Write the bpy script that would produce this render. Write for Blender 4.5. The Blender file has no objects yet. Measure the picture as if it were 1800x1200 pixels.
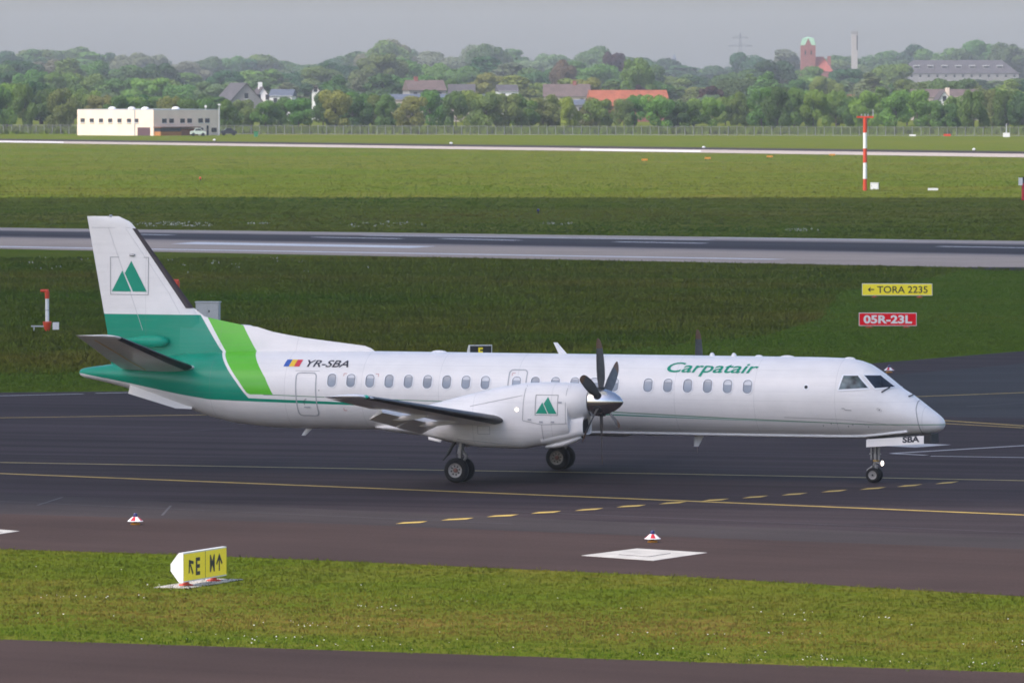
import bpy, bmesh, math, random
import numpy as np
from mathutils import Vector, Matrix

R_ = math.radians
scene = bpy.context.scene
col = scene.collection

# ------------------------------------------------------------------ camera
F_PX, CAM_H, HORIZON = 14600.0, 11.5, 130.0          # focal length in photo pixels, eye height, horizon row
PITCH = math.atan((600 - HORIZON) / F_PX)
cam_data = bpy.data.cameras.new("camera")
cam_data.sensor_width = 36.0
cam_data.lens = F_PX / 1800.0 * 36.0
cam_data.clip_start = 1.0
cam_data.clip_end = 40000.0
cam_data.dof.use_dof = True                            # long lens focused on the aircraft
cam_data.dof.focus_distance = 238.0
cam_data.dof.aperture_fstop = 8.0
cam = bpy.data.objects.new("camera", cam_data)
cam.location = (0, 0, CAM_H)
cam.rotation_euler = (math.pi / 2 - PITCH, 0, 0)
col.objects.link(cam)
scene.camera = cam

# ------------------------------------------------------------------ sky and sun
SUN_EL = R_(50)
SUN_AZ = math.atan2(-0.8, -0.6)                       # clockwise from +Y; the sun stands to the left, behind the viewer
world = bpy.data.worlds.new("World")
scene.world = world
world.use_nodes = True
wn, wl = world.node_tree.nodes, world.node_tree.links
wn.clear()
sky = wn.new("ShaderNodeTexSky")
sky.sky_type = 'NISHITA'
sky.sun_disc = False
sky.sun_elevation = SUN_EL
sky.sun_rotation = SUN_AZ
sky.altitude = 50
sky.air_density = 1.0
sky.dust_density = 2.4
sky.ozone_density = 1.4
bg = wn.new("ShaderNodeBackground")
bg.inputs['Strength'].default_value = 0.15
wo = wn.new("ShaderNodeOutputWorld")
tint = wn.new("ShaderNodeMix"); tint.data_type = 'RGBA'; tint.blend_type = 'MULTIPLY'
tint.inputs['Factor'].default_value = 1.0
tint.inputs['B'].default_value = (1.015, 0.98, 1.015, 1)   # faintly lilac haze
wl.new(sky.outputs[0], tint.inputs['A'])
wl.new(tint.outputs['Result'], bg.inputs['Color'])
wl.new(bg.outputs[0], wo.inputs['Surface'])

sun_data = bpy.data.lights.new("sun", 'SUN')
sun_data.energy = 2.35
sun_data.angle = R_(0.55)
sun_data.color = (1.0, 0.93, 0.84)
sun = bpy.data.objects.new("sun", sun_data)
SUN_DIR = Vector((math.sin(SUN_AZ) * math.cos(SUN_EL), math.cos(SUN_AZ) * math.cos(SUN_EL), math.sin(SUN_EL)))
sun.rotation_euler = SUN_DIR.to_track_quat('Z', 'Y').to_euler()
sun.location = (-60, -60, 120)
col.objects.link(sun)

vs = scene.view_settings
vs.view_transform = 'Standard'
vs.look = 'None'
vs.exposure = 0.80
vs.gamma = 1.0
vs.use_curve_mapping = False
scene.cycles.use_denoising = True
scene.cycles.max_bounces = 6
scene.cycles.diffuse_bounces = 3
scene.cycles.glossy_bounces = 3
scene.cycles.transparent_max_bounces = 12
scene.cycles.volume_bounces = 0
scene.cycles.filter_width = 1.7

rng = random.Random(7)
nrng = np.random.default_rng(11)

# ------------------------------------------------------------------ measuring: photo pixel -> point on the ground, or at a distance
def at(px, py, z=0.0):
    dx, dz = (px - 900) / F_PX, (600 - py) / F_PX
    d = Vector((dx, math.cos(PITCH) + dz * math.sin(PITCH), -math.sin(PITCH) + dz * math.cos(PITCH)))
    t = (z - CAM_H) / d.z
    return Vector((0, 0, CAM_H)) + d * t

def dist_of(py):                                       # ground distance of a photo row
    return F_PX * CAM_H / (py - HORIZON)

def far(px, py, dist):                                 # point at that distance on the ray of a pixel
    return Vector(((px - 900) * dist / F_PX, dist, CAM_H - (py - HORIZON) * dist / F_PX))

# ------------------------------------------------------------------ materials
def new_mat(name):
    m = bpy.data.materials.new(name)
    m.use_nodes = True
    nt = m.node_tree
    b = nt.nodes.get("Principled BSDF")
    return m, nt, b

def c4(c):
    return (c[0], c[1], c[2], 1.0)

def mat_plain(name, color, rough=0.6, metal=0.0, var=0.12, scale=6.0, spec=0.5, bump=0.0, emit=None, estr=0.0):
    """one colour with fine uneven tone, wear and a little relief"""
    m, nt, b = new_mat(name)
    N, L = nt.nodes, nt.links
    tc = N.new("ShaderNodeTexCoord")
    no = N.new("ShaderNodeTexNoise")
    no.inputs['Scale'].default_value = scale
    no.inputs['Detail'].default_value = 5
    L.new(tc.outputs['Object'], no.inputs['Vector'])
    rp = N.new("ShaderNodeValToRGB")
    rp.color_ramp.elements[0].position = 0.3
    rp.color_ramp.elements[1].position = 0.7
    rp.color_ramp.elements[0].color = c4([c * (1 - var) for c in color])
    rp.color_ramp.elements[1].color = c4([min(1, c * (1 + var)) for c in color])
    L.new(no.outputs['Fac'], rp.inputs['Fac'])
    L.new(rp.outputs['Color'], b.inputs['Base Color'])
    b.inputs['Roughness'].default_value = rough
    b.inputs['Metallic'].default_value = metal
    b.inputs['Specular IOR Level'].default_value = spec
    if bump:
        bp = N.new("ShaderNodeBump")
        bp.inputs['Strength'].default_value = bump
        L.new(no.outputs['Fac'], bp.inputs['Height'])
        L.new(bp.outputs['Normal'], b.inputs['Normal'])
    if emit:
        b.inputs['Emission Color'].default_value = c4(emit)
        b.inputs['Emission Strength'].default_value = estr
    return m

def ramp(N, stops):
    r = N.new("ShaderNodeValToRGB")
    e = r.color_ramp.elements
    while len(e) > 1:
        e.remove(e[-1])
    e[0].position, e[0].color = stops[0][0], c4(stops[0][1])
    for p, c in stops[1:]:
        x = e.new(p); x.color = c4(c)
    return r

def noise_node(nt, vec, scale, detail=4, rough=0.6):
    n = nt.nodes.new("ShaderNodeTexNoise")
    n.inputs['Scale'].default_value = scale
    n.inputs['Detail'].default_value = detail
    n.inputs['Roughness'].default_value = rough
    nt.links.new(vec, n.inputs['Vector'])
    return n

def mixc(nt, fac, a, b, mode='MIX'):
    x = nt.nodes.new("ShaderNodeMix")
    x.data_type = 'RGBA'
    x.blend_type = mode
    for sock, v in ((x.inputs['Factor'], fac), (x.inputs['A'], a), (x.inputs['B'], b)):
        if hasattr(v, 'node'):
            nt.links.new(v, sock)
        elif isinstance(v, (int, float)):
            sock.default_value = v
        else:
            sock.default_value = c4(v)
    return x.outputs['Result']

def math_node(nt, op, a, b=0.0, c=None):
    x = nt.nodes.new("ShaderNodeMath")
    x.operation = op
    for i, v in enumerate((a, b) if c is None else (a, b, c)):
        if hasattr(v, 'node'):
            nt.links.new(v, x.inputs[i])
        else:
            x.inputs[i].default_value = v
    return x.outputs[0]

def mat_grass(name, lush, dry, dark, big=0.05, attr=False, thatch=0.5):
    m, nt, b = new_mat(name)
    N, L = nt.nodes, nt.links
    geo = N.new("ShaderNodeNewGeometry")
    pos = geo.outputs['Position']
    n1 = noise_node(nt, pos, big, 6, 0.65)
    n2 = noise_node(nt, pos, big * 9, 5, 0.65)
    n3 = noise_node(nt, pos, 3.0, 4, 0.7)
    r1 = ramp(N, [(0.36, lush), (0.52, [(lush[i] + dry[i]) / 2 for i in range(3)]), (0.68, dry)])
    L.new(n1.outputs['Fac'], r1.inputs['Fac'])
    r2 = ramp(N, [(0.3, (0, 0, 0)), (0.62, (1, 1, 1))])
    L.new(n2.outputs['Fac'], r2.inputs['Fac'])
    c = mixc(nt, r2.outputs['Color'], [(lush[i] * 0.5 + dark[i] * 0.5) for i in range(3)], r1.outputs['Color'])
    r3 = ramp(N, [(0.3, (0.82, 0.82, 0.82)), (0.7, (1.15, 1.15, 1.15))])
    L.new(n3.outputs['Fac'], r3.inputs['Fac'])
    c = mixc(nt, 1.0, c, r3.outputs['Color'], 'MULTIPLY')
    if attr:
        at_ = N.new("ShaderNodeAttribute")
        at_.attribute_name = "tone"
        c = mixc(nt, 1.0, c, at_.outputs['Color'], 'MULTIPLY')
    L.new(c, b.inputs['Base Color'])
    b.inputs['Roughness'].default_value = 0.9
    b.inputs['Specular IOR Level'].default_value = 0.0
    if attr:
        # blades bend every way: light them mostly as the sward they make up
        up = N.new("ShaderNodeVectorMath"); up.operation = 'MULTIPLY_ADD'
        up.inputs[1].default_value = (0.25, 0.25, 0.25); up.inputs[2].default_value = (0, 0, 0.9)
        L.new(geo.outputs['Normal'], up.inputs[0])
        nz = N.new("ShaderNodeVectorMath"); nz.operation = 'NORMALIZE'
        L.new(up.outputs[0], nz.inputs[0]); L.new(nz.outputs[0], b.inputs['Normal'])
    if not attr:
        bp = N.new("ShaderNodeBump")
        bp.inputs['Strength'].default_value = 0.6
        bp.inputs['Distance'].default_value = 0.08
        L.new(n3.outputs['Fac'], bp.inputs['Height'])
        L.new(bp.outputs['Normal'], b.inputs['Normal'])
    return m

def mat_asphalt(name, color, angle, var=0.16, streak=0.25, rough=0.85):
    """aggregate, tyre streaks along the traffic direction and faint patches"""
    m, nt, b = new_mat(name)
    N, L = nt.nodes, nt.links
    geo = N.new("ShaderNodeNewGeometry")
    mp = N.new("ShaderNodeMapping")
    mp.inputs['Rotation'].default_value = (0, 0, -angle)
    L.new(geo.outputs['Position'], mp.inputs['Vector'])
    st = N.new("ShaderNodeMapping")
    st.inputs['Scale'].default_value = (0.012, 0.55, 1)
    L.new(mp.outputs[0], st.inputs['Vector'])
    n1 = noise_node(nt, st.outputs[0], 1.0, 6, 0.6)
    n2 = noise_node(nt, geo.outputs['Position'], 0.12, 5, 0.6)
    n3 = noise_node(nt, geo.outputs['Position'], 14.0, 3, 0.7)
    def band(n, lo, hi):
        r = ramp(N, [(0.3, (lo,) * 3), (0.7, (hi,) * 3)])
        L.new(n.outputs['Fac'], r.inputs['Fac'])
        return r.outputs['Color']
    c = mixc(nt, 1.0, color, band(n1, 1 - streak, 1 + streak), 'MULTIPLY')
    c = mixc(nt, 1.0, c, band(n2, 1 - var, 1 + var), 'MULTIPLY')
    c = mixc(nt, 1.0, c, band(n3, 0.78, 1.22), 'MULTIPLY')
    L.new(c, b.inputs['Base Color'])
    b.inputs['Roughness'].default_value = rough
    b.inputs['Specular IOR Level'].default_value = 0.04
    bp = N.new("ShaderNodeBump")
    bp.inputs['Strength'].default_value = 0.25
    bp.inputs['Distance'].default_value = 0.01
    L.new(n3.outputs['Fac'], bp.inputs['Height'])
    L.new(bp.outputs['Normal'], b.inputs['Normal'])
    return m

def mat_marking(name, color, wear=0.35):
    m, nt, b = new_mat(name)
    N, L = nt.nodes, nt.links
    geo = N.new("ShaderNodeNewGeometry")
    n1 = noise_node(nt, geo.outputs['Position'], 1.4, 6, 0.7)
    r = ramp(N, [(0.30, [c * (1 - wear) for c in color]), (0.55, color)])
    L.new(n1.outputs['Fac'], r.inputs['Fac'])
    L.new(r.outputs['Color'], b.inputs['Base Color'])
    b.inputs['Roughness'].default_value = 0.7
    return m

def mat_leaf(name):
    """leaf colour comes from the tree's own colour, uneven from clump to clump"""
    m, nt, b = new_mat(name)
    N, L = nt.nodes, nt.links
    oi = N.new("ShaderNodeObjectInfo")
    tc = N.new("ShaderNodeTexCoord")
    n1 = noise_node(nt, tc.outputs['Object'], 0.5, 3, 0.6)
    r = ramp(N, [(0.3, (0.65, 0.7, 0.7)), (0.7, (1.35, 1.3, 1.2))])
    L.new(n1.outputs['Fac'], r.inputs['Fac'])
    c = mixc(nt, 1.0, oi.outputs['Color'], r.outputs['Color'], 'MULTIPLY')
    L.new(c, b.inputs['Base Color'])
    b.inputs['Roughness'].default_value = 0.7
    b.inputs['Specular IOR Level'].default_value = 0.2
    tr = N.new("ShaderNodeBsdfTranslucent")
    L.new(c, tr.inputs['Color'])
    mx = N.new("ShaderNodeMixShader")
    mx.inputs[0].default_value = 0.3
    L.new(b.outputs[0], mx.inputs[1])
    L.new(tr.outputs[0], mx.inputs[2])
    L.new(mx.outputs[0], N["Material Output"].inputs['Surface'])
    return m

TAXI_A, LANE_A, RWY_A = R_(-20.4), R_(-38.0), R_(-37.0)
M = {}
M['ground'] = mat_grass('meadow_ground', (0.098, 0.138, 0.015), (0.150, 0.142, 0.030), (0.070, 0.098, 0.012), 0.02)
M['mown'] = mat_grass('mown_ground', (0.080, 0.138, 0.014), (0.098, 0.134, 0.018), (0.062, 0.106, 0.011), 0.03)
M['verge'] = mat_grass('verge_ground', (0.088, 0.124, 0.012), (0.155, 0.132, 0.026), (0.060, 0.088, 0.009), 0.09)
M['blade'] = mat_grass('grass_blades', (0.100, 0.138, 0.011), (0.178, 0.148, 0.028), (0.068, 0.098, 0.009), 0.09, attr=True)
M['blade_far'] = mat_grass('meadow_blades', (0.112, 0.158, 0.015), (0.154, 0.160, 0.026), (0.086, 0.120, 0.012), 0.02, attr=True)
M['asphalt'] = mat_asphalt('taxiway_asphalt', (0.044, 0.0325, 0.034), TAXI_A, streak=0.34)
M['asphalt_mid'] = mat_asphalt('grey_asphalt', (0.050, 0.040, 0.039), LANE_A, streak=0.15)
M['asphalt_brown'] = mat_asphalt('brown_asphalt', (0.056, 0.036, 0.031), LANE_A, streak=0.15)
M['asphalt_blue'] = mat_asphalt('bluish_asphalt', (0.045, 0.044, 0.046), R_(3), streak=0.15)
M['pale_concrete'] = mat_asphalt('pale_concrete', (0.42, 0.36, 0.31), RWY_A, streak=0.08)
M['slab'] = mat_plain('slab_concrete', (0.46, 0.43, 0.39), 0.9, var=0.18, scale=2.0)
M['paint_yellow'] = mat_marking('yellow_marking', (0.60, 0.40, 0.07))
M['paint_pale'] = mat_marking('faded_yellow_marking', (0.56, 0.43, 0.15))
M['sealant'] = mat_plain('joint_sealant', (0.056, 0.048, 0.049), 0.8, var=0.3, scale=0.8)
M['paint_white'] = mat_marking('white_marking', (0.76, 0.72, 0.68), 0.15)
M['paint_grey'] = mat_marking('worn_white_marking', (0.44, 0.42, 0.41), 0.3)
M['leaf'] = mat_leaf('leaves')
M['bark'] = mat_plain('bark', (0.09, 0.075, 0.06), 0.9, var=0.3, scale=3)
M['flower'] = mat_plain('daisy_petals', (0.52, 0.51, 0.45), 0.8, var=0.05)

M['white'] = mat_plain('white_enamel', (0.80, 0.79, 0.78), 0.45, var=0.03)
M['offwhite'] = mat_plain('offwhite_plastic', (0.72, 0.70, 0.69), 0.55, var=0.05)
M['grey'] = mat_plain('grey_enamel', (0.42, 0.43, 0.44), 0.5, var=0.05)
M['steel'] = mat_plain('bare_steel', (0.42, 0.42, 0.43), 0.38, metal=0.8, var=0.1, scale=12)
M['dark'] = mat_plain('dark_void', (0.018, 0.018, 0.02), 0.7, var=0.2)
M['black'] = mat_plain('black_paint', (0.012, 0.012, 0.013), 0.5, var=0.2)
M['sign_yellow'] = mat_plain('sign_yellow', (0.62, 0.53, 0.015), 0.4, var=0.05, emit=(0.66, 0.52, 0.005), estr=0.22)
M['sign_red'] = mat_plain('sign_red', (0.50, 0.012, 0.03), 0.4, var=0.05)
M['sign_red_lit'] = mat_plain('backlit_sign_red', (0.45, 0.002, 0.010), 0.6, spec=0.1, var=0.05, emit=(0.60, 0.002, 0.012), estr=0.2)
M['orange_red'] = mat_plain('signal_red', (0.62, 0.06, 0.02), 0.5, var=0.08)
M['amber'] = mat_plain('amber_paint', (0.62, 0.26, 0.03), 0.5, var=0.1)
M['blue_glass'] = mat_plain('blue_lens', (0.02, 0.015, 0.10), 0.2, var=0.1)
M['window'] = mat_plain('window_glass', (0.04, 0.045, 0.055), 0.12, var=0.1)
M['green_bin'] = mat_plain('green_plastic', (0.04, 0.22, 0.10), 0.5, var=0.1)

# ------------------------------------------------------------------ mesh helpers
class MB:
    def __init__(self):
        self.v, self.f, self.m = [], [], []
    def add(self, verts, faces, mi=0):
        o = len(self.v)
        self.v += [tuple(p) for p in verts]
        self.f += [tuple(i + o for i in q) for q in faces]
        self.m += [mi] * len(faces)
        return self
    def box(self, lo, hi, mi=0, mat=None):
        x0, y0, z0 = lo; x1, y1, z1 = hi
        vs_ = [Vector(p) for p in ((x0, y0, z0), (x1, y0, z0), (x1, y1, z0), (x0, y1, z0), (x0, y0, z1), (x1, y0, z1), (x1, y1, z1), (x0, y1, z1))]
        if mat is not None:
            vs_ = [mat @ p for p in vs_]
        return self.add(vs_, [(3, 2, 1, 0), (4, 5, 6, 7), (0, 1, 5, 4), (1, 2, 6, 5), (2, 3, 7, 6), (3, 0, 4, 7)], mi)
    def tube(self, a, b, r0, r1=None, n=10, mi=0, cap=True):
        a, b = Vector(a), Vector(b)
        r1 = r0 if r1 is None else r1
        d = (b - a).normalized()
        u = d.orthogonal().normalized(); w = d.cross(u)
        ring = lambda p, r: [p + (u * math.cos(t) + w * math.sin(t)) * r for t in [2 * math.pi * k / n for k in range(n)]]
        vs_ = ring(a, r0) + ring(b, r1)
        fs = [(k, (k + 1) % n, n + (k + 1) % n, n + k) for k in range(n)]
        if cap:
            fs += [tuple(range(n - 1, -1, -1)), tuple(range(n, 2 * n))]
        return self.add(vs_, fs, mi)
    def lathe(self, prof, origin, axis, n=20, mi=0, phase=0.0):
        """prof: (distance along axis, radius)"""
        o, d = Vector(origin), Vector(axis).normalized()
        u = d.orthogonal().normalized(); w = d.cross(u)
        vs_, fs = [], []
        for (h, r) in prof:
            for k in range(n):
                t = 2 * math.pi * k / n + phase
                vs_.append(o + d * h + (u * math.cos(t) + w * math.sin(t)) * max(r, 1e-4))
        for i in range(len(prof) - 1):
            for k in range(n):
                a, b = i * n + k, i * n + (k + 1) % n
                fs.append((a, b, b + n, a + n))
        return self.add(vs_, fs, mi)
    def loft(self, rings, mi=0, cap=True, close=True):
        n = len(rings[0]); vs_ = [p for r in rings for p in r]; fs = []
        for i in range(len(rings) - 1):
            for k in range(n if close else n - 1):
                a, b = i * n + k, i * n + (k + 1) % n
                fs.append((a, b, b + n, a + n))
        if cap:
            fs += [tuple(range(n - 1, -1, -1)), tuple(range((len(rings) - 1) * n, len(rings) * n))]
        return self.add(vs_, fs, mi)
    def prism(self, poly, z0, z1, mi=0):
        n = len(poly)
        vs_ = [(p[0], p[1], z0) for p in poly] + [(p[0], p[1], z1) for p in poly]
        fs = [tuple(range(n - 1, -1, -1)), tuple(range(n, 2 * n))] + [(k, (k + 1) % n, n + (k + 1) % n, n + k) for k in range(n)]
        return self.add(vs_, fs, mi)
    def build(self, name, mats, parent=None, smooth=False, flip=False, auto=None):
        me = bpy.data.meshes.new(name)
        me.from_pydata(self.v, [], self.f)
        mats = mats if isinstance(mats, (list, tuple)) else [mats]
        for x in mats:
            me.materials.append(x)
        if len(mats) > 1:
            me.polygons.foreach_set('material_index', self.m)
        bm = bmesh.new(); bm.from_mesh(me)
        bmesh.ops.recalc_face_normals(bm, faces=bm.faces)
        if flip:
            bmesh.ops.reverse_faces(bm, faces=bm.faces)
        bm.to_mesh(me); bm.free()
        if smooth:
            me.polygons.foreach_set('use_smooth', [True] * len(me.polygons))
            me.set_sharp_from_angle(angle=R_(auto or 40))
        me.update()
        o = bpy.data.objects.new(name, me)
        col.objects.link(o)
        if parent is not None:
            o.parent = parent
        return o

def tag(o, label=None, cat=None, group=None, kind=None):
    if label: o['label'] = label
    if cat: o['category'] = cat
    if group: o['group'] = group
    if kind: o['kind'] = kind
    return o

def empty(name, loc=(0, 0, 0), rz=0.0):
    o = bpy.data.objects.new(name, None)
    o.empty_display_size = 0.5
    o.location = loc
    o.rotation_euler = (0, 0, rz)
    col.objects.link(o)
    return o

def copy_tree(src, parent=None):
    c = src.copy()
    col.objects.link(c)
    c.parent = parent
    for ch in list(src.children):
        copy_tree(ch, c)
    return c

def text_verts(s, size=1.0, bold=0.0, shear=0.0, space=1.0):
    """flat lettering as triangles in x, y"""
    cu = bpy.data.curves.new("lettering", 'FONT')
    cu.body = s
    cu.size = size
    cu.offset = bold
    cu.shear = shear
    cu.space_character = space
    cu.resolution_u = 4
    ob = bpy.data.objects.new("lettering", cu)
    col.objects.link(ob)
    dg = bpy.context.evaluated_depsgraph_get()
    me = bpy.data.meshes.new_from_object(ob.evaluated_get(dg))
    vs_ = [v.co.copy() for v in me.vertices]
    fs = [tuple(p.vertices) for p in me.polygons]
    bpy.data.objects.remove(ob)
    bpy.data.curves.remove(cu)
    bpy.data.meshes.remove(me)
    return vs_, fs

def fit_text(s, width, height, **kw):
    """lettering scaled to a box (0..width, 0..height), height measured over the whole glyph box"""
    vs_, fs = text_verts(s, **kw)
    x0, x1 = min(v.x for v in vs_), max(v.x for v in vs_)
    y0, y1 = min(v.y for v in vs_), max(v.y for v in vs_)
    return [Vector(((v.x - x0) / (x1 - x0) * width, (v.y - y0) / (y1 - y0) * height, 0)) for v in vs_], fs

def slice_mesh(vs_, fs, step):
    """cut flat lettering into bands so that it can follow a curved skin"""
    bm = bmesh.new()
    bv = [bm.verts.new(v) for v in vs_]
    for q in fs:
        try: bm.faces.new([bv[i] for i in q])
        except ValueError: pass
    ys = [v.co.y for v in bm.verts]
    y = min(ys) + step
    while y < max(ys):
        bmesh.ops.bisect_plane(bm, geom=bm.verts[:] + bm.edges[:] + bm.faces[:], plane_co=(0, y, 0), plane_no=(0, 1, 0))
        y += step
    bm.verts.index_update()
    out = [v.co.copy() for v in bm.verts], [tuple(v.index for v in q.verts) for q in bm.faces]
    bm.free()
    return out
# ================================================================== the setting: ground, pavements, markings
def sheet_px(name, pts, z, mat, kind='structure', parent=None):
    mb = MB()
    vs_ = [at(px, py) for px, py in pts]
    mb.add([(p.x, p.y, z) for p in vs_], [tuple(range(len(vs_)))])
    o = mb.build(name, mat, parent)
    for p in o.data.polygons:
        if p.normal.z < 0:
            o.data.flip_normals(); break
    if kind and parent is None:
        o['kind'] = kind
    return o

def lerp_line(a, b, x):
    return a[1] + (b[1] - a[1]) * (x - a[0]) / (b[0] - a[0])

def stripe(mb, a, b, w, z, n=1):
    """painted line between two photo points, w metres wide"""
    A, B = at(*a), at(*b)
    d = (B - A); d.z = 0; d.normalize()
    s = Vector((-d.y, d.x, 0)) * (w / 2)
    mb.add([(A - s).to_tuple()[:2] + (z,), (B - s).to_tuple()[:2] + (z,), (B + s).to_tuple()[:2] + (z,), (A + s).to_tuple()[:2] + (z,)], [(0, 1, 2, 3)])

g = MB()
g.add([(-3000, -300, 0), (3000, -300, 0), (3000, 7000, 0), (-3000, 7000, 0)], [(0, 1, 2, 3)])
g.build('ground', M['ground'])['kind'] = 'structure'

LINE_A = [(-900, 824), (0, 867), (600, 896), (1200, 922), (1800, 944), (2700, 977)]
LINE_B = [(-900, 858), (0, 903), (600, 921), (1200, 944), (1800, 965), (2700, 998)]
LINE_G = [(-900, 938), (0, 965), (297, 974), (600, 986), (1200, 1013), (1800, 1048), (2700, 1104)]
LINE_T = [(-900, 705), (0, 690), (300, 687), (700, 674), (1100, 658), (1536, 638.5), (1800, 617), (2700, 556)]
ROAD_E = [(-900, 1094), (0, 1123.5), (1800, 1182), (2700, 1211)]
sheet_px('verge_strip', ROAD_E + LINE_G[::-1], 0.002, M['verge'])
sheet_px('perimeter_road', ROAD_E + [(2700, 2600), (-900, 2600)], 0.006, M['asphalt_brown'])
sheet_px('taxiway_shoulder', LINE_G + LINE_B[::-1], 0.006, M['asphalt_brown'])
sheet_px('taxiway_edge_strip', LINE_B + LINE_A[::-1], 0.006, M['asphalt_mid'])
sheet_px('taxiway', LINE_A + LINE_T[::-1], 0.006, M['asphalt'])
sheet_px('resurfaced_taxiway_patch', [(1420, 700), (1560, 660), (1800, 639), (2700, 560), (2700, 742), (1800, 736), (1660, 733), (1480, 733)], 0.010, M['asphalt_blue'])
MOWN = [(2700, 520), (1800, 476), (1695, 474), (1640, 487), (1475, 512), (1460, 535), (1440, 560), (1350, 588), (1180, 606), (1000, 618), (700, 640), (300, 652), (-900, 668)]
jr = random.Random(3)
MOWN_EDGE = []
for (xa, ya), (xb, yb) in zip(MOWN[:-1], MOWN[1:]):
    n_ = max(1, int(math.hypot(xb - xa, yb - ya) / 9))
    MOWN_EDGE += [(xa + (xb - xa) * k / n_ + jr.uniform(-5, 5), ya + (yb - ya) * k / n_ + jr.uniform(-1.2, 1.2)) for k in range(n_)]
sheet_px('mown_grass_field', MOWN_EDGE + [MOWN[-1]] + [(x, y) for x, y in LINE_T], 0.003, M['mown'])

# runway: one sheet, rubber laid down along the middle, mapped across its width
def banded_sheet(name, rows, mat, z, x0=-900, x1=2700, nx=24):
    mb, uv = MB(), []
    cols = [x0 + (x1 - x0) * k / nx for k in range(nx + 1)]
    for (a, b, v) in rows:
        for x in cols:
            p = at(x, lerp_line(a, b, x)); mb.v.append((p.x, p.y, z)); uv.append((x / 1800.0, v))
    n = nx + 1
    for i in range(len(rows) - 1):
        for k in range(nx):
            mb.f.append((i * n + k, i * n + k + 1, (i + 1) * n + k + 1, (i + 1) * n + k)); mb.m.append(0)
    o = mb.build(name, mat)
    lay = o.data.uv_layers.new(name='across')
    for lp in o.data.loops:
        lay.data[lp.index].uv = uv[lp.vertex_index]
    for p in o.data.polygons:
        if p.normal.z < 0:
            o.data.flip_normals(); break
    o['kind'] = 'structure'
    return o

def mat_runway():
    m, nt, b = new_mat('runway_surface')
    N, L = nt.nodes, nt.links
    uvn = N.new("ShaderNodeUVMap"); uvn.uv_map = 'across'
    sep = N.new("ShaderNodeSeparateXYZ"); L.new(uvn.outputs[0], sep.inputs[0])
    geo = N.new("ShaderNodeNewGeometry")
    mp = N.new("ShaderNodeMapping"); mp.inputs['Rotation'].default_value = (0, 0, -RWY_A)
    L.new(geo.outputs['Position'], mp.inputs['Vector'])
    st = N.new("ShaderNodeMapping"); st.inputs['Scale'].default_value = (0.006, 0.5, 1); L.new(mp.outputs[0], st.inputs['Vector'])
    n1 = noise_node(nt, st.outputs[0], 1.0, 5, 0.6)
    wob = math_node(nt, 'MULTIPLY_ADD', n1.outputs['Fac'], 0.16, -0.08)
    v = math_node(nt, 'ADD', sep.outputs['Y'], wob)
    rub = (0.054, 0.044, 0.045)
    r = ramp(N, [(0.0, (0.42, 0.325, 0.255)), (0.28, (0.44, 0.345, 0.27)), (0.37, (0.24, 0.20, 0.18)), (0.41, (0.12, 0.105, 0.10)), (0.46, rub), (0.60, (0.056, 0.050, 0.054)), (0.70, (0.078, 0.070, 0.072)), (0.76, rub), (0.82, (0.16, 0.14, 0.13)), (0.88, (0.40, 0.33, 0.28)), (1.0, (0.42, 0.35, 0.30))])
    L.new(v, r.inputs['Fac'])
    n3 = noise_node(nt, geo.outputs['Position'], 0.15, 5, 0.65)
    r3 = ramp(N, [(0.3, (0.9,) * 3), (0.7, (1.1,) * 3)]); L.new(n3.outputs['Fac'], r3.inputs['Fac'])
    L.new(mixc(nt, 1.0, r.outputs['Color'], r3.outputs['Color'], 'MULTIPLY'), b.inputs['Base Color'])
    b.inputs['Roughness'].default_value = 0.85
    b.inputs['Specular IOR Level'].default_value = 0.04
    return m

banded_sheet('runway', [((0, 437.5), (1800, 472), 0.0), ((0, 418), (1800, 450), 0.33), ((0, 414), (1800, 446), 0.45), ((0, 406.5), (1800, 431), 0.80), ((0, 400.5), (1800, 424), 1.0)], mat_runway(), 0.012)
sheet_px('runway_exit', [(1690, 470), (1800, 470), (2700, 486), (2700, 512), (1800, 476), (1720, 474)], 0.016, M['asphalt_mid'])
banded_sheet('far_runway', [((0, 251.0), (1800, 277), 0.0), ((0, 247.5), (1800, 271), 1.0)], M['pale_concrete'], 0.03)
banded_sheet('far_runway_shoulder', [((0, 247.5), (1800, 271), 0.0), ((0, 244.3), (1800, 266.5), 1.0)], M['asphalt_mid'], 0.03)

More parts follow.
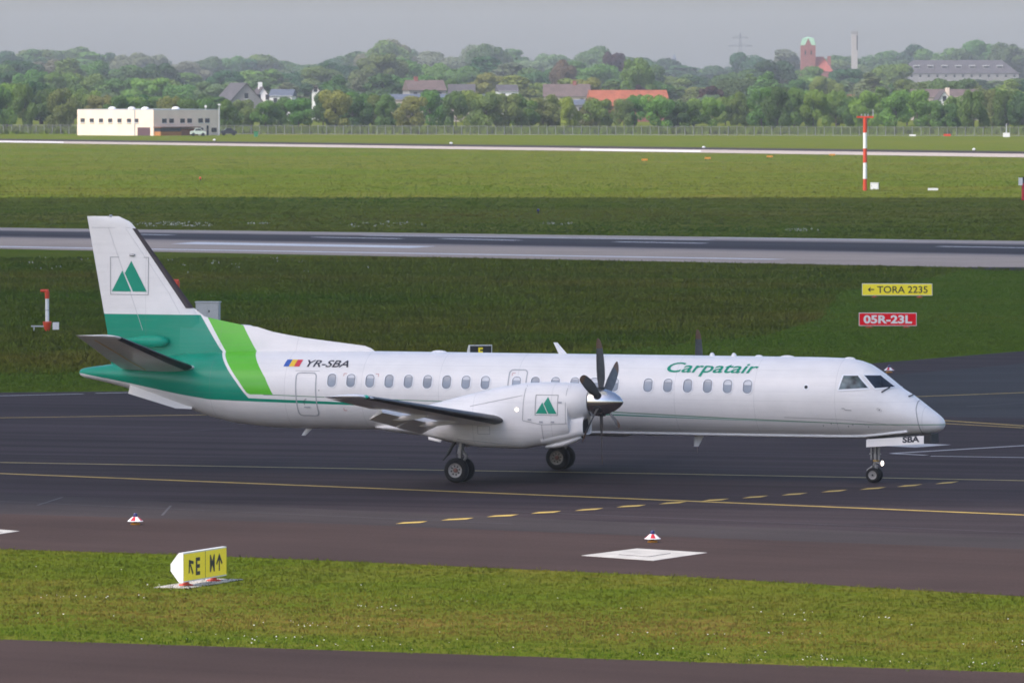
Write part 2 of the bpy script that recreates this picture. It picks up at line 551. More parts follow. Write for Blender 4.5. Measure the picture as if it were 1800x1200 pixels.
# painted markings, each colour of a pavement its own sheet just above it
Z1 = 0.014
mk = MB()
for a, b in (((0, 832.5), (420, 849)), ((420, 849), (900, 868.3)), ((900, 868.3), (1200, 880.5)), ((1200, 880.5), (1800, 905.3))):
    stripe(mk, a, b, 0.30, Z1)
stripe(mk, (-900, 796), (0, 832.5), 0.30, Z1); stripe(mk, (1800, 905.3), (2700, 942), 0.30, Z1)
mk.build('taxiway_edge_marking', M['paint_yellow'])['kind'] = 'structure'
mk = MB()
prev = None
for q in ((-900, 797), (0, 813), (420, 820.3), (775, 826.6), (1180, 833.2), (1540, 840), (1800, 845), (2700, 863)):
    if prev: stripe(mk, prev, q, 0.23, Z1)
    prev = q
mk.build('taxiway_centre_marking', M['paint_pale'])['kind'] = 'structure'
for (xa, xb, y) in ((695, 752, 919), (775, 833, 913), (855, 912, 907), (933, 987, 901), (1010, 1061, 896), (1083, 1136, 890), (1158, 1208, 884.3), (1233, 1282, 879.3), (1304, 1351, 874), (1373, 1420, 869), (1443, 1490, 863.6), (1511, 1558, 859), (1576, 1622, 854), (1643, 1686, 849)):
    mk = MB()
    q = [at(xa, y + 2.2), at(xa + 14, y - 0.6), at(xb, y - 2.6), at(xb - 14, y + 0.4)]
    mk.add([(p.x, p.y, Z1 + 0.002) for p in q], [(0, 1, 2, 3)])
    o = mk.build('dash_marking', M['paint_yellow']); o['kind'] = 'structure'
mk = MB()
stripe(mk, (-300, 739), (370, 729.3), 0.22, Z1); stripe(mk, (1560, 699.5), (1800, 690.5), 0.2, Z1 + 0.004); stripe(mk, (1800, 690.5), (2300, 670), 0.2, Z1 + 0.004)
stripe(mk, (1560, 733), (1800, 749), 0.24, Z1 + 0.004); stripe(mk, (1560, 739.5), (1800, 752.5), 0.2, Z1 + 0.004); stripe(mk, (1800, 749), (2300, 782), 0.24, Z1 + 0.004)
mk.build('side_taxi_marking', M['paint_yellow'])['kind'] = 'structure'
mk = MB()
stripe(mk, (1568, 797.2), (1800, 783.5), 0.26, Z1); stripe(mk, (1800, 783.5), (2300, 755), 0.26, Z1)
stripe(mk, (1568, 797.4), (1628, 800.4), 0.26, Z1); stripe(mk, (1636, 802), (1800, 804.4), 0.26, Z1); stripe(mk, (1800, 804.4), (2300, 812), 0.26, Z1)
q = [at(1560, 784.5), at(1610, 786.8), at(1672, 782), at(1590, 779)]
mk.add([(p.x, p.y, Z1) for p in q], [(0, 1, 2, 3)])
stripe(mk, (-300, 703), (146, 692.6), 0.3, Z1); stripe(mk, (168, 691.6), (232, 690.2), 0.3, Z1)
mk.build('worn_white_marking', M['paint_grey'])['kind'] = 'structure'
mk = MB()
ZR = 0.022
stripe(mk, (-900, 419.3), (0, 434), 1.9, ZR); stripe(mk, (0, 434), (1368, 456.4), 1.9, ZR)
stripe(mk, (640, 414.2), (1250, 422.2), 1.1, ZR); stripe(mk, (1250, 418.2), (1590, 422.6), 1.2, ZR)
for a, b in (((246, 412.4), (302, 413.6)), ((552, 417.3), (705, 420.0)), ((776, 419.9), (912, 423.0)), ((1082, 425.4), (1240, 428.2)), ((1650, 433.6), (1860, 437))):
    stripe(mk, a, b, 1.0, ZR)
q = [at(301, 429.2), at(721, 436.4), at(767, 433.4), at(344, 425.9)]
mk.add([(p.x, p.y, ZR) for p in q], [(0, 1, 2, 3)])
mk.build('runway_marking', M['paint_white'])['kind'] = 'structure'
mk = MB()
for xa, xb in ((-60, 112), (1020, 1232)):
    q = [at(xa, 250.2 + xa * .0145), at(xb, 250.2 + xb * .0145), at(xb, 248.4 + xb * .0137), at(xa, 248.4 + xa * .0137)]
    mk.add([(p.x, p.y, 0.05) for p in q], [(0, 1, 2, 3)])
mk.build('far_runway_marking', M['paint_white'])['kind'] = 'structure'

# sealed joints in the asphalt
mk = MB()
for a, b in (((-300, 868), (900, 921)), ((900, 899), (2200, 953)), ((-200, 795), (700, 806)), ((900, 790), (1560, 800)), ((66, 888), (110, 874)), ((285, 906), (300, 889)), ((500, 760), (760, 764)), ((300, 760), (420, 752)), ((1700, 715), (1800, 708)), ((-200, 745), (300, 752))):
    stripe(mk, a, b, 0.07, 0.0115)
mk.build('asphalt_joint', M['sealant'])['kind'] = 'structure'

# pale concrete inspection slabs set flush in the shoulder
def slab(pts, label):
    root = empty('concrete_slab', at(*pts[0]))
    tag(root, label, 'slab')
    o0 = root.location
    mb = MB(); q = [at(*p) - o0 for p in pts]
    mb.prism([(p.x, p.y) for p in q], -0.02, 0.012)
    mb.build('slab_top', M['slab'], root)
    c = sum((p for p in q), Vector()) / 4
    mb = MB(); mb.prism([((p.x - c.x) * .42 + c.x, (p.y - c.y) * .42 + c.y) for p in q], 0.0, 0.016)
    mb.build('cover_frame', M['dark'], root)
    mb = MB(); mb.prism([((p.x - c.x) * .39 + c.x, (p.y - c.y) * .39 + c.y) for p in q], 0.0, 0.020)
    mb.build('cover', M['slab'], root)
slab([(1022, 976.5), (1148, 985.5), (1243, 971.5), (1120, 964)], 'pale square concrete slab in the brown shoulder under the striped marker')
slab([(-60, 941), (-20, 941.5), (34, 933.5), (-20, 929)], 'pale concrete slab cut off by the left edge of the picture')

# ------------------------------------------------------------------ cloud that shades the middle of the field, far above the picture
def cloud():
    base = 620.0
    k = base / math.tan(SUN_EL)
    off = Vector((SUN_DIR.x, SUN_DIR.y, 0)).normalized() * k
    cx, cy, rx, ry = off.x, CLOUD_Y + off.y, 520.0, CLOUD_RY
    nu, nv = 96, 22
    mb = MB()
    ph = [rng.uniform(0, 6.28) for _ in range(8)]
    for i in range(nv + 1):
        t = -math.pi / 2 + math.pi * i / nv
        for j in range(nu):
            a = 2 * math.pi * j / nu
            ca, sa = math.cos(a), math.sin(a)
            # squarish footprint with a ragged rim
            sq = (abs(ca) ** 5 + abs(sa) ** 5) ** (-1 / 5)
            rag = 1 + 0.010 * math.sin(7 * a + ph[0]) + 0.008 * math.sin(13 * a + ph[1]) + 0.006 * math.sin(29 * a + ph[2])
            rr = math.cos(t) ** 0.45 * sq * rag
            zz = math.sin(t)
            puff = 1 + 0.35 * math.sin(5 * a + ph[3] + 3 * t) * math.cos(t) + 0.2 * math.sin(11 * a + ph[4])
            z = base + (zz * 34 * puff if zz > 0 else zz * 10)
            mb.v.append((cx + rx * rr * ca, cy + ry * rr * sa, z))
    for i in range(nv):
        for j in range(nu):
            mb.f.append((i * nu + j, i * nu + (j + 1) % nu, (i + 1) * nu + (j + 1) % nu, (i + 1) * nu + j)); mb.m.append(0)
    m, nt, b = new_mat('cloud_vapour')
    N, L = nt.nodes, nt.links
    df = N.new("ShaderNodeBsdfDiffuse"); df.inputs[0].default_value = (0.9, 0.9, 0.92, 1)
    tr = N.new("ShaderNodeBsdfTranslucent"); tr.inputs[0].default_value = (0.94, 0.95, 0.97, 1)
    mx = N.new("ShaderNodeMixShader"); mx.inputs[0].default_value = 0.6
    L.new(df.outputs[0], mx.inputs[1]); L.new(tr.outputs[0], mx.inputs[2])
    L.new(mx.outputs[0], N["Material Output"].inputs['Surface'])
    o = mb.build('cloud', m, smooth=True, auto=80)
    tag(o, kind='stuff')
NEAR_SHADE, FAR_SHADE = 219.0, 770.0
CLOUD_Y, CLOUD_RY = (NEAR_SHADE + FAR_SHADE) / 2, (FAR_SHADE - NEAR_SHADE) / 2
cloud()

# ------------------------------------------------------------------ haze over the whole field
hz = MB()
hz.box((-3050, -350, -1.0), (3050, 7050, 62.0))
hm = bpy.data.materials.new('haze_air')
hm.use_nodes = True
hm.node_tree.nodes.clear()
pv = hm.node_tree.nodes.new("ShaderNodeVolumePrincipled")
pv.inputs['Color'].default_value = (0.89, 0.94, 1.0, 1)
pv.inputs['Density'].default_value = 0.000072
pv.inputs['Anisotropy'].default_value = 0.0
ho = hm.node_tree.nodes.new("ShaderNodeOutputMaterial")
hm.node_tree.links.new(pv.outputs[0], ho.inputs['Volume'])
hob = hz.build('haze', hm)
hob['kind'] = 'stuff'
# ================================================================== the aircraft (local x forward, y to port, z up; base at the main wheels)
ST = [(13.01, 1.70, 1.64, .03), (12.995, 1.765, 1.585, .11), (12.95, 1.835, 1.53, .19), (12.88, 1.90, 1.485, .255), (12.78, 1.98, 1.45, .32), (12.56, 2.13, 1.40, .46), (12.27, 2.34, 1.37, .60), (12.09, 2.47, 1.355, .67), (11.73, 2.67, 1.32, .79), (11.44, 2.91, 1.30, .87), (11.14, 3.13, 1.27, .94), (10.82, 3.33, 1.245, 1.0), (10.52, 3.43, 1.23, 1.04), (10.19, 3.49, 1.23, 1.08), (9.25, 3.51, 1.23, 1.125), (8.6, 3.51, 1.23, 1.14), (-5.2, 3.52, 1.26, 1.14), (-7.17, 3.52, 1.27, 1.12), (-8.42, 3.50, 1.38, 1.05), (-9.17, 3.47, 1.54, .98), (-9.86, 3.42, 1.75, .88), (-11.0, 3.28, 2.10, .66), (-11.93, 3.12, 2.36, .47), (-12.67, 3.01, 2.53, .33), (-13.29, 2.93, 2.64, .18), (-13.40, 2.88, 2.70, .1), (-13.45, 2.81, 2.77, .02)]
_S = np.array(ST[::-1])
def sec(x):
    return [float(np.interp(x, _S[:, 0], _S[:, k])) for k in (1, 2, 3)]
def skin(x, th, off=0.0):
    """point on the fuselage skin; th from the crown down the starboard side"""
    top, bot, w = sec(x)
    zc, hh = (top + bot) / 2, (top - bot) / 2
    n = Vector((0, -math.sin(th) / max(w, .05), math.cos(th) / max(hh, .05))).normalized()
    return Vector((x, -w * math.sin(th), zc + hh * math.cos(th))) + n * off
RF = 1.14

air = empty('propeller_airliner', (-0.0325, 237.537, 0.008), R_(-20.6))
tag(air, 'white twin turboprop airliner with green tail taxiing to the right', 'airplane')

# ---- livery paint: colours laid out by station and height on fuselage and fin
def fcurve(nt, src, pts, i0, i1, o0, o1):
    N, L = nt.nodes, nt.links
    a = N.new("ShaderNodeMapRange"); a.inputs['From Min'].default_value = i0; a.inputs['From Max'].default_value = i1
    L.new(src, a.inputs['Value'])
    fc = N.new("ShaderNodeFloatCurve")
    cv = fc.mapping.curves[0]
    P = sorted(((p[0] - i0) / (i1 - i0), (p[1] - o0) / (o1 - o0)) for p in pts)
    while len(cv.points) < len(P):
        cv.points.new(0.5, 0.5)
    for q, p in zip(cv.points, P):
        q.location = p
        q.handle_type = 'VECTOR'
    fc.mapping.update()
    L.new(a.outputs[0], fc.inputs['Value'])
    b = N.new("ShaderNodeMapRange"); b.inputs['To Min'].default_value = o0; b.inputs['To Max'].default_value = o1
    L.new(fc.outputs[0], b.inputs['Value'])
    return b.outputs[0]

TEAL, LIME, WHITE = (0.0, 0.27, 0.165), (0.11, 0.50, 0.030), (0.83, 0.80, 0.77)

def mat_livery(name, livery=True, panels=True):
    m, nt, b = new_mat(name)
    N, L = nt.nodes, nt.links
    tc = N.new("ShaderNodeTexCoord")
    sp = N.new("ShaderNodeSeparateXYZ"); L.new(tc.outputs['Object'], sp.inputs[0])
    x, z = sp.outputs['X'], sp.outputs['Z']
    mn = lambda op, a, b_=0.0: math_node(nt, op, a, b_)
    both = lambda *k: k[0] if len(k) == 1 else mn('MULTIPLY', k[0], both(*k[1:]))
    c = WHITE
    n1 = noise_node(nt, tc.outputs['Object'], 1.3, 5, 0.6)
    r1 = ramp(N, [(0.3, (0.93, 0.93, 0.93)), (0.65, (1.0, 1.0, 1.0))]); L.new(n1.outputs['Fac'], r1.inputs['Fac'])
    if livery:
        Z0, Z1_, X0, X1 = 1.9, 5.0, -13.6, 11.0
        xT = fcurve(nt, z, [(5.0, -10.0), (4.54, -9.64), (3.56, -8.93), (3.48, -8.85), (3.37, -8.74), (3.0, -8.42), (2.61, -8.07), (2.32, -7.83), (2.16, -7.68), (1.9, -7.5)], Z0, Z1_, -11, -6)
        xG = fcurve(nt, z, [(5.0, -9.75), (4.46, -9.41), (3.57, -8.80), (3.48, -8.74), (3.40, -8.67), (3.03, -8.34), (2.63, -7.98), (2.32, -7.74), (2.26, -7.62), (1.9, -7.5)], Z0, Z1_, -11, -6)
        xR = fcurve(nt, z, [(5.0, -8.9), (4.24, -8.29), (3.53, -7.80), (3.26, -7.58), (2.98, -7.35), (2.76, -7.17), (2.27, -6.9), (1.9, -6.7)], Z0, Z1_, -11, -6)
        zT = fcurve(nt, x, [(-13.6, 2.79), (-13.31, 2.77), (-11.74, 2.53), (-9.97, 2.23), (-8.97, 2.10), (-7.74, 2.065), (-4.79, 2.01), (3.85, 1.81), (6.91, 1.74), (9.93, 1.69), (11, 1.66)], X0, X1, 1.5, 3.0)
        zS = fcurve(nt, x, [(-13.6, 2.9), (-8.5, 2.2), (-7.73, 2.16), (-4.79, 2.085), (3.86, 1.84), (6.91, 1.752), (9.93, 1.69), (11, 1.66)], X0, X1, 1.5, 3.0)
        zL = fcurve(nt, x, [(-13.6, 2.3), (-6.9, 2.262), (-5.35, 2.222), (-.24, 2.12), (3.87, 1.905), (6.92, 1.79), (9.93, 1.70), (11, 1.665)], X0, X1, 1.5, 3.0)
        side = mn('GREATER_THAN', z, 1.5)
        tail = both(mn('LESS_THAN', x, xT), mn('LESS_THAN', z, 4.51), mn('GREATER_THAN', z, zT))
        thin = both(mn('GREATER_THAN', x, -7.9), mn('GREATER_THAN', z, zT), mn('LESS_THAN', z, zS))
        lime = both(mn('GREATER_THAN', x, xG), mn('LESS_THAN', x, xR), mn('GREATER_THAN', z, 2.268))
        line = both(mn('GREATER_THAN', x, -7.2), mn('LESS_THAN', mn('ABSOLUTE', mn('SUBTRACT', z, zL)), 0.010))
        pale = both(mn('GREATER_THAN', x, -1.0), mn('GREATER_THAN', z, zS), mn('LESS_THAN', z, zL))
        c = mixc(nt, mn('MULTIPLY', pale, 0.35), WHITE, (0.30, 0.55, 0.48))
        c = mixc(nt, lime, c, LIME)
        c = mixc(nt, line, c, (0.05, 0.22, 0.09))
        c = mixc(nt, mn('MAXIMUM', tail, thin), c, TEAL)
    if panels:
        # faint panel joints every 2.4 m and grime on the belly
        fr = mn('FRACT', mn('MULTIPLY', mn('ADD', x, 30.35), 1 / 2.38))
        jn = mn('LESS_THAN', fr, 0.0045)
        c = mixc(nt, mn('MULTIPLY', jn, 0.30), c, (0.2, 0.2, 0.2))
        for zj in (3.16, 2.30, 1.52):
            lj = mn('LESS_THAN', mn('ABSOLUTE', mn('SUBTRACT', z, zj)), 0.005)
            c = mixc(nt, mn('MULTIPLY', lj, 0.18), c, (0.25, 0.25, 0.25))
        so = N.new("ShaderNodeMapping"); so.inputs['Scale'].default_value = (0.35, 2.5, 7); L.new(tc.outputs['Object'], so.inputs['Vector'])
        n4 = noise_node(nt, so.outputs[0], 1.7, 6, 0.7)
        sr = ramp(N, [(0.48, (0, 0, 0)), (0.78, (1, 1, 1))]); L.new(n4.outputs['Fac'], sr.inputs['Fac'])
        c = mixc(nt, mn('MULTIPLY', sr.outputs['Color'], 0.12), c, (0.30, 0.27, 0.24))
        st = N.new("ShaderNodeMapping"); st.inputs['Scale'].default_value = (0.5, 3, 5); L.new(tc.outputs['Object'], st.inputs['Vector'])
        n2 = noise_node(nt, st.outputs[0], 2.0, 6, 0.7)
        low = N.new("ShaderNodeMapRange"); low.inputs['From Min'].default_value = 1.75; low.inputs['From Max'].default_value = 1.3
        L.new(z, low.inputs['Value'])
        gr = ramp(N, [(0.45, (0, 0, 0)), (0.75, (1, 1, 1))]); L.new(n2.outputs['Fac'], gr.inputs['Fac'])
        c = mixc(nt, mn('MULTIPLY', mn('MULTIPLY', low.outputs[0], gr.outputs['Color']), 0.16), c, (0.25, 0.22, 0.19))
    c = mixc(nt, 1.0, c, r1.outputs['Color'], 'MULTIPLY')
    L.new(c, b.inputs['Base Color'])
    b.inputs['Roughness'].default_value = 0.30
    b.inputs['Specular IOR Level'].default_value = 0.32
    return m

M['livery'] = mat_livery('livery_paint')
M['skin'] = mat_livery('white_aircraft_paint', livery=False)
M['plainskin'] = mat_livery('plain_white_aircraft_paint', livery=False, panels=False)
M['teal'] = mat_plain('teal_paint', TEAL, 0.4, var=0.04, spec=0.3)
M['boot'] = mat_plain('rubber_deicing_boot', (0.022, 0.020, 0.021), 0.45, var=0.25, scale=3)
M['boot_brown'] = mat_plain('brown_deicing_boot', (0.035, 0.022, 0.020), 0.5, var=0.25, scale=3)
M['tyre'] = mat_plain('tyre_rubber', (0.007, 0.007, 0.008), 0.9, var=0.25, scale=8)
M['hub'] = mat_plain('wheel_alloy', (0.28, 0.265, 0.25), 0.5, metal=0.3, var=0.15, scale=20)
M['hubcap'] = mat_plain('rusty_hub', (0.17, 0.075, 0.06), 0.6, var=0.2, scale=20)
M['chrome'] = mat_plain('polished_spinner', (0.62, 0.60, 0.58), 0.16, metal=1.0, var=0.08, scale=3)
M['blade_black'] = mat_plain('propeller_black', (0.085, 0.080, 0.078), 0.4, var=0.2)
M['blade_tip'] = mat_plain('propeller_tip_ochre', (0.17, 0.075, 0.03), 0.5, var=0.1)
M['seal'] = mat_plain('grey_seal', (0.40, 0.40, 0.41), 0.6, var=0.1)
M['window_seal'] = mat_plain('dark_window_seal', (0.22, 0.22, 0.24), 0.6, var=0.2)
M['faint_joint'] = mat_plain('faint_panel_joint', (0.52, 0.51, 0.50), 0.7, var=0.1)
M['joint'] = mat_plain('panel_joint', (0.30, 0.29, 0.29), 0.7, var=0.1)
M['pane'] = mat_plain('cabin_pane', (0.25, 0.29, 0.34), 0.10, var=0.25, scale=1.2)
M['blind'] = mat_plain('window_blind', (0.62, 0.63, 0.65), 0.5, var=0.08)
M['winframe'] = mat_plain('cabin_window_rim', (0.86, 0.86, 0.87), 0.4, var=0.02)
M['cockpit'] = mat_plain('cockpit_glass', (0.012, 0.018, 0.028), 0.05, var=0.8, scale=2.2, spec=0.4)
M['cockpit_side'] = mat_plain('cockpit_side_glass', (0.09, 0.125, 0.13), 0.05, var=1.0, scale=3.0, spec=0.5)
M['ink'] = mat_plain('black_lettering', (0.015, 0.015, 0.03), 0.5, var=0.05)
M['flag_blue'] = mat_plain('flag_blue', (0.02, 0.10, 0.42), 0.45, var=0.04)
M['flag_yellow'] = mat_plain('flag_yellow', (0.80, 0.50, 0.03), 0.45, var=0.04)
M['flag_red'] = mat_plain('flag_red', (0.62, 0.03, 0.06), 0.45, var=0.04)
M['red_mark'] = mat_plain('red_rescue_mark', (0.45, 0.05, 0.04), 0.5, var=0.05)
M['lamp'] = mat_plain('lit_lamp', (1, 0.9, 0.8), 0.3, emit=(1.0, 0.86, 0.74), estr=2.6)
M['greenlamp'] = mat_plain('green_lens', (0.02, 0.45, 0.30), 0.15, var=0.05)
M['strut'] = mat_plain('gear_strut', (0.30, 0.29, 0.28), 0.5, metal=0.3, var=0.2, scale=8)
M['strut_dark'] = mat_plain('gear_brace', (0.03, 0.03, 0.03), 0.6, var=0.2, scale=8)
M['brass'] = mat_plain('brass_ring', (0.45, 0.30, 0.10), 0.4, metal=0.6, var=0.1)

# ---- fuselage
xs = sorted(set([round(p[0], 3) for p in ST] + [round(-13.2 + .25 * k, 3) for k in range(105)]))
# a smooth (Catmull-like) profile: sample finely, then relax between stations
prof = np.array([sec(x) for x in xs])
for _ in range(2):
    q = prof.copy()
    for i in range(2, len(xs) - 6):
        h0, h1 = xs[i] - xs[i - 1], xs[i + 1] - xs[i]
        q[i] = prof[i] * .5 + (prof[i - 1] * h1 + prof[i + 1] * h0) / (h0 + h1) * .5
    prof = q
_S = np.column_stack([xs, prof])
fz = MB()
NR = 48
for x in xs:
    fz.v += [skin(x, 2 * math.pi * k / NR) for k in range(NR)]
for i in range(len(xs) - 1):
    for k in range(NR):
        fz.f.append((i * NR + k, i * NR + (k + 1) % NR, (i + 1) * NR + (k + 1) % NR, (i + 1) * NR + k)); fz.m.append(0)
fz.f += [tuple(range(NR)), tuple(range((len(xs) - 1) * NR, len(xs) * NR))]; fz.m += [0, 0]
fuselage = fz.build('fuselage', M['livery'], air, smooth=True, auto=60)

def xz(x, z):
    """station and height -> station and angle on the skin"""
    top, bot, w = sec(x)
    return x, math.acos(max(-1, min(1, (z - (top + bot) / 2) / ((top - bot) / 2))))

def patch(name, corners, mat, parent, off=0.008, n=(10, 8), mirror=False, ring=None):
    """four corners (x, th) laid on the skin; ring = rim width as a fraction for a frame"""
    mb = MB(); s = -1 if mirror else 1
    A, B, C, D = [np.array(c) for c in corners]
    for j in range(n[1] + 1):
        for i in range(n[0] + 1):
            u, v = i / n[0], j / n[1]
            p = (A * (1 - u) + B * u) * (1 - v) + (D * (1 - u) + C * u) * v
            q = skin(*xz(p[0], p[1]), off); mb.v.append((q.x, q.y * s, q.z))
    w = n[0] + 1
    for j in range(n[1]):
        for i in range(n[0]):
            mb.f.append((j * w + i, j * w + i + 1, (j + 1) * w + i + 1, (j + 1) * w + i)); mb.m.append(0)
    o = mb.build(name, mat, parent, smooth=True)
    c = sum((p.center for p in o.data.polygons), Vector()) / len(o.data.polygons)
    if sum((p.normal.y * (-s)) for p in o.data.polygons) < 0:
        o.data.flip_normals()
    return o

def outline(name, pts, width, mat, parent, off=0.010, closed=True, mirror=False, th_scale=RF):
    """ribbon along points (x, th) on the skin"""
    mb = MB(); s = -1 if mirror else 1
    dense = []
    for i in range(len(pts) if closed else len(pts) - 1):
        a, b = pts[i], pts[(i + 1) % len(pts)]
        k = max(1, int(max(abs(b[1] - a[1]) / .06, abs(b[0] - a[0]) / .25)))
        dense += [(a[0] + (b[0] - a[0]) * j / k, a[1] + (b[1] - a[1]) * j / k) for j in range(k)]
    if not closed: dense.append(pts[-1])
    pts = dense
    n = len(pts)
    for i in range(n):
        a = np.array(pts[(i - 1) % n] if (closed or i > 0) else pts[i]); b = np.array(pts[(i + 1) % n] if (closed or i < n - 1) else pts[i])
        d = (b - a) * np.array([1, th_scale]); d = d / (np.linalg.norm(d) + 1e-9)
        nx, nt_ = -d[1], d[0] / th_scale
        for k in (-.5, .5):
            q = skin(pts[i][0] + nx * width * k, pts[i][1] + nt_ * width * k, off)
            mb.v.append((q.x, q.y * s, q.z))
    for i in range(n if closed else n - 1):
        j = (i + 1) % n
        mb.f.append((2 * i, 2 * i + 1, 2 * j + 1, 2 * j)); mb.m.append(0)
    o = mb.build(name, mat, parent)
    if sum((p.normal.y * (-s)) for p in o.data.polygons) < 0:
        o.data.flip_normals()
    return o

def rounded(cx, ct, hw, ht, r, n=5, skew=0.0):
    """rounded rectangle in (x, th*RF) metres -> (x, th)"""
    P = []
    for (sx, sy, a0) in ((1, 1, 0), (-1, 1, 90), (-1, -1, 180), (1, -1, 270)):
        for k in range(n + 1):
            a = R_(a0 + 90 * k / n)
            u, v = sx * (hw - r) + r * math.cos(a), sy * (ht - r) + r * math.sin(a)
            P.append((cx + u + skew * v, ct + v / RF))
    return P

def disc_on_skin(name, pts, mat, parent, off, mirror=False):
    mb = MB(); s = -1 if mirror else 1
    cx, ct = sum(p[0] for p in pts) / len(pts), sum(p[1] for p in pts) / len(pts)
    rings = 4; n = len(pts)
    for k in range(rings, 0, -1):
        f = k / rings
        for (x, t) in pts:
            q = skin(cx + (x - cx) * f, ct + (t - ct) * f, off); mb.v.append((q.x, q.y * s, q.z))
    q = skin(cx, ct, off); mb.v.append((q.x, q.y * s, q.z))
    for k in range(rings - 1):
        for i in range(n):
            j = (i + 1) % n
            mb.f.append((k * n + i, k * n + j, (k + 1) * n + j, (k + 1) * n + i)); mb.m.append(0)
    for i in range(n):
        mb.f.append(((rings - 1) * n + i, (rings - 1) * n + (i + 1) % n, rings * n)); mb.m.append(0)
    o = mb.build(name, mat, parent, smooth=True)
    if sum((p.normal.y * (-s)) for p in o.data.polygons) < 0:
        o.data.flip_normals()
    return o

WIN_X = [-5.08 + .589 * k for k in range(9)] + [0.58, 1.15, 1.76, 2.35, 2.94, 3.54] + [4.56 + .595 * k for k in range(6)]
for mir in (False, True):
    for wx in WIN_X:
        w = disc_on_skin('cabin_window', rounded(wx, 1.285, .128, .19, .115), M['pane'], fuselage, 0.004, mir)
        if int(abs(wx) * 37) % 5 != 2:
            bh = .05 + .03 * (int(abs(wx) * 53) % 4)
            disc_on_skin('window_blind', rounded(wx, 1.285 - (.185 - bh / 2) / RF, .105, bh / 2, .02), M['blind'], fuselage, 0.0065, mir)
        outline('window_rim', rounded(wx, 1.285, .142, .205, .125), 0.034, M['winframe'], fuselage, 0.012, True, mir)
        outline('window_seal', rounded(wx, 1.285, .124, .186, .110), 0.020, M['window_seal'], fuselage, 0.014, True, mir)
    # cockpit glazing, two panes a side with pale rims
    side_w = [(10.29, 3.04), (10.70, 3.04), (11.07, 2.67), (10.20, 2.62)]
    front_w = [(10.83, 3.045), (11.21, 3.03), (11.67, 2.685), (11.21, 2.66)]
    patch('cockpit_side_window', side_w, M['cockpit_side'], fuselage, 0.010, (10, 8), mir)
    patch('windshield', front_w, M['cockpit'], fuselage, 0.012, (12, 10), mir)
    def sub(P, n=8):
        return [xz(*(np.array(P[i]) * (1 - k / n) + np.array(P[(i + 1) % 4]) * (k / n))) for i in range(4) for k in range(n)]
    outline('side_window_frame', sub(side_w), 0.045, M['winframe'], fuselage, 0.015, True, mir)
    outline('windshield_frame', sub(front_w), 0.04, M['winframe'], fuselage, 0.018, True, mir)
    disc_on_skin('porthole', rounded(9.27, 1.276, .05, .05, .049), M['dark'], fuselage, 0.006, mir)
    outline('porthole_rim', rounded(9.27, 1.276, .065, .065, .06), 0.03, M['winframe'], fuselage, 0.010, True, mir)
    outline('service_door_outline', rounded(-5.87, 1.675, .31, .66, .12, skew=.03), 0.035, M['seal'], fuselage, 0.008, True, mir)
    outline('emergency_exit_outline', rounded(.60, 1.27, .27, .40, .12), 0.035, M['seal'], fuselage, 0.008, True, mir)
    RP = [(2.6, 2.74), (5, 2.74), (7, 2.74), (8.75, 2.73), (10.2, 2.72), (10.8, 2.70), (11.3, 2.62), (11.7, 2.52), (12.05, 2.44)]
    mb = MB()
    for a_, b_ in zip(RP[:-1], RP[1:]):
        pa, pb = skin(*a_, .02), skin(*b_, .02)
        if mir: pa.y, pb.y = -pa.y, -pb.y
        mb.tube(pa, pb, .042, n=10)
    mb.build('belly_rail', M['white'], fuselage, smooth=True)
# radome joint, access panels and small fittings on the starboard side
outline('radome_joint', [(12.29, .0), (12.29, .3), (12.31, .7), (12.32, .96), (12.36, 1.3), (12.39, 1.62), (12.42, 2.2), (12.44, 2.8), (12.44, 3.14)], 0.022, M['joint'], fuselage, 0.006, False)
outline('nose_panel_joint', [(x, 2.06 + .02 * (x - 9)) for x in (8.6, 9.2, 9.8, 10.4, 11.0, 11.6, 12.1)], 0.012, M['joint'], fuselage, 0.006, False)
outline('door_hinge_line', [(-6.25, 1.04), (-5.5, 1.04)], 0.012, M['joint'], fuselage, 0.006, False)
disc_on_skin('door_handle', rounded(-5.86, 1.99, .10, .02, .015), M['grey'], fuselage, 0.02)
outline('door_grip', [(-5.93, 1.93), (-5.95, 1.86), (-5.90, 1.79), (-5.86, 1.77)], 0.014, M['ink'], fuselage, 0.012, False)
disc_on_skin('static_port', rounded(11.37, 1.62, .02, .02, .019), M['dark'], fuselage, 0.012)
outline('static_port_ring', rounded(11.37, 1.62, .06, .06, .059), 0.008, M['joint'], fuselage, 0.010)
outline('pitot_probe', [(10.32, 1.77), (10.40, 1.77), (10.42, 1.80), (10.60, 1.80)], 0.022, M['joint'], fuselage, 0.05, False)
disc_on_skin('pressure_vent', rounded(9.55, 1.96, .03, .03, .029), M['white'], fuselage, 0.02)
disc_on_skin('door_peephole', rounded(-5.46, 1.55, .015, .015, .014), M['ink'], fuselage, 0.01)
for k in range(7):
    disc_on_skin('drain_mark', rounded(9.7 + .23 * k + .1 * math.sin(3 * k), 2.24 + .05 * math.cos(2 * k), .012, .03, .01), M['joint'], fuselage, 0.006)
# rescue corner marks
def corner(x, t, sx, st):
    outline('rescue_mark', [(x + sx * .09, t), (x, t), (x, t + st * .07)], 0.014, M['red_mark'], fuselage, 0.008, False)
corner(-4.73, 1.10, 1, 1); corner(-3.66, 1.10, -1, 1); corner(-4.73, 2.07, 1, -1)
corner(.42, 1.02, 1, 1)
